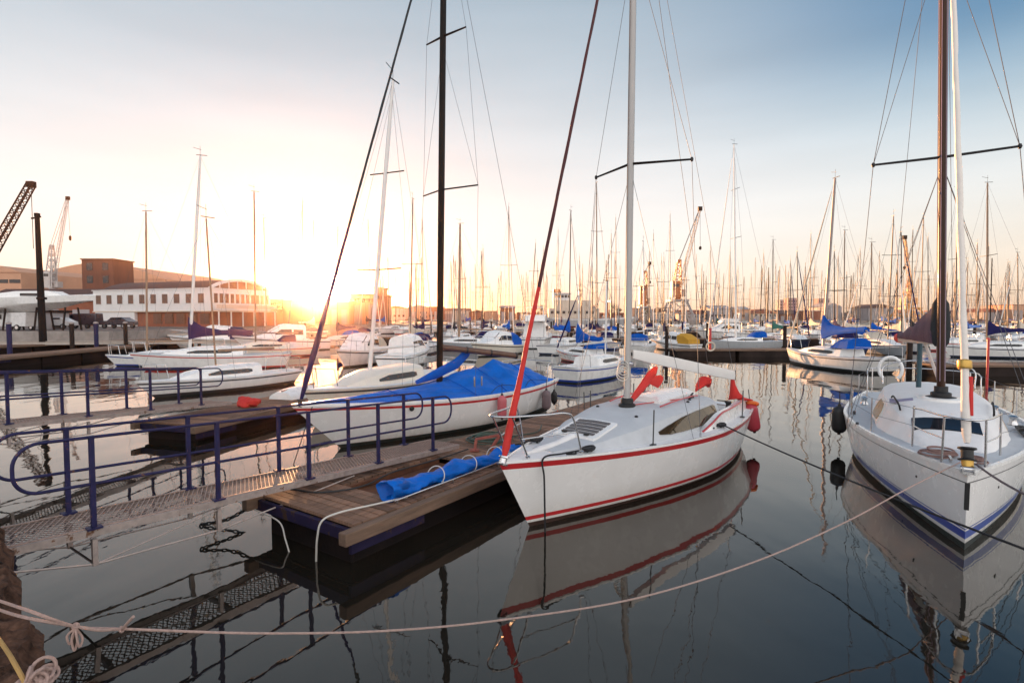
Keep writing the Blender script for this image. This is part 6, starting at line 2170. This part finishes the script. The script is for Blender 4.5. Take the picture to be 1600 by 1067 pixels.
# jetties on the left
def jetty(label, a, b_, w, zt):
    a, b_ = Vector((*a, 0)), Vector((*b_, 0))
    d = b_ - a
    o = thing("jetty", label, "jetty", a, math.atan2(d.y, d.x), "jetties off the shore")
    part("deck", lambda b: b.box((d.length / 2, 0, zt - .08), (d.length, w, .16)), TIMBER, o)
    part("edge_beam", lambda b: [b.box((d.length / 2, s_ * (w / 2 + .04), zt - .06), (d.length, .08, .22)) for s_ in (-1, 1)], mat("pale_edge", (.42, .36, .31), .7), o)
    for i in range(int(d.length / 4) + 1):
        part("pile", lambda b: [b.tube([(i * 4 + .2, s_ * w * .4, -.6), (i * 4 + .2, s_ * w * .4, zt - .1)], .15, 8) for s_ in (-1, 1)], DOCKDARK, o)
    return o


jetty("low timber jetty running from the shore, nearest the farther gangway", (-44, 45), (-20.5, 50), 2.2, .85)
jetty("low timber jetty running from the shore, under the arched clubhouse", (-41.5, 66), (-24, 72), 2.2, .95)


def rowpiles():
    for k, (px, Y) in enumerate(((14, 40), (112, 42), (150, 44), (196, 46))):
        X = (px - 800) / F * Y
        o = thing("mooring_pile", ["mooring pile", "mooring pile", "mooring pile", "mooring pile"][k], "mooring pile", (X, Y, -.4), 0, "mooring piles by the shore pontoons")
        o["label"] = ["blue-grey mooring pile left of the black pole", "mooring pile first to the right of the black pole", "mooring pile second to the right of the black pole", "mooring pile third to the right of the black pole"][k]
        part("shaft", lambda b: b.tube([(0, 0, 0), (0, 0, 2.9)], .16, 10), INDIGO if k % 2 == 0 else DOCKDARK, o, 60)
        part("cap", lambda b: b.lathe([(.18, 2.86), (.18, 2.95), (.05, 3.02)], 10), GALV, o)


rowpiles()


def tree(px, Y, hgt, label):
    X = (px - 800) / F * Y
    o = thing("shore_tree", label, "tree", (X, Y, 1.6), 0, "trees on the shore")

    def tk(b):
        b.tube([(0, 0, 0), (.1, 0, hgt * .3), (0, .1, hgt * .7)], [.22, .16, .05], 7)
        for k in range(6):
            a = k * 1.05
            b.tube([(.05, 0, hgt * .3 + k * .15), (math.cos(a) * hgt * .22, math.sin(a) * hgt * .22, hgt * .6 + k * .1)], [.08, .02], 5)
    part("trunk", tk, BARK, o)

    def cr(b):
        cl_ = [(rnd.uniform(-.3, .3) * hgt, rnd.uniform(-.3, .3) * hgt, hgt * rnd.uniform(.42, .95), rnd.uniform(.10, .19) * hgt) for _ in range(13)]
        for cx, cy, cz, r in cl_:
            for _ in range(70):
                d = Vector((rnd.gauss(0, 1), rnd.gauss(0, 1), rnd.gauss(0, 1))).normalized() * r * rnd.uniform(.5, 1.05)
                c = Vector((cx, cy, cz)) + d
                u = Vector((rnd.gauss(0, 1), rnd.gauss(0, 1), rnd.gauss(0, 1))).normalized() * .16
                v = u.orthogonal().normalized() * .13
                b.add([c - u, c + v, c + u, c - v], [(0, 1, 2, 3)])
    part("crown", cr, LEAF, o, 0)


tree(462, 150, 7.5, "leafy tree against the glare just left of the setting sun")
tree(518, 150, 6.5, "leafy tree against the glare just right of the setting sun")
tree(962, 230, 7.0, "green tree between the trawler and the white mast")
tree(843, 300, 8.0, "small dark tree on the far shore behind the red headsail")
tree(1010, 300, 8.0, "small dark tree on the far shore behind the smaller crane")
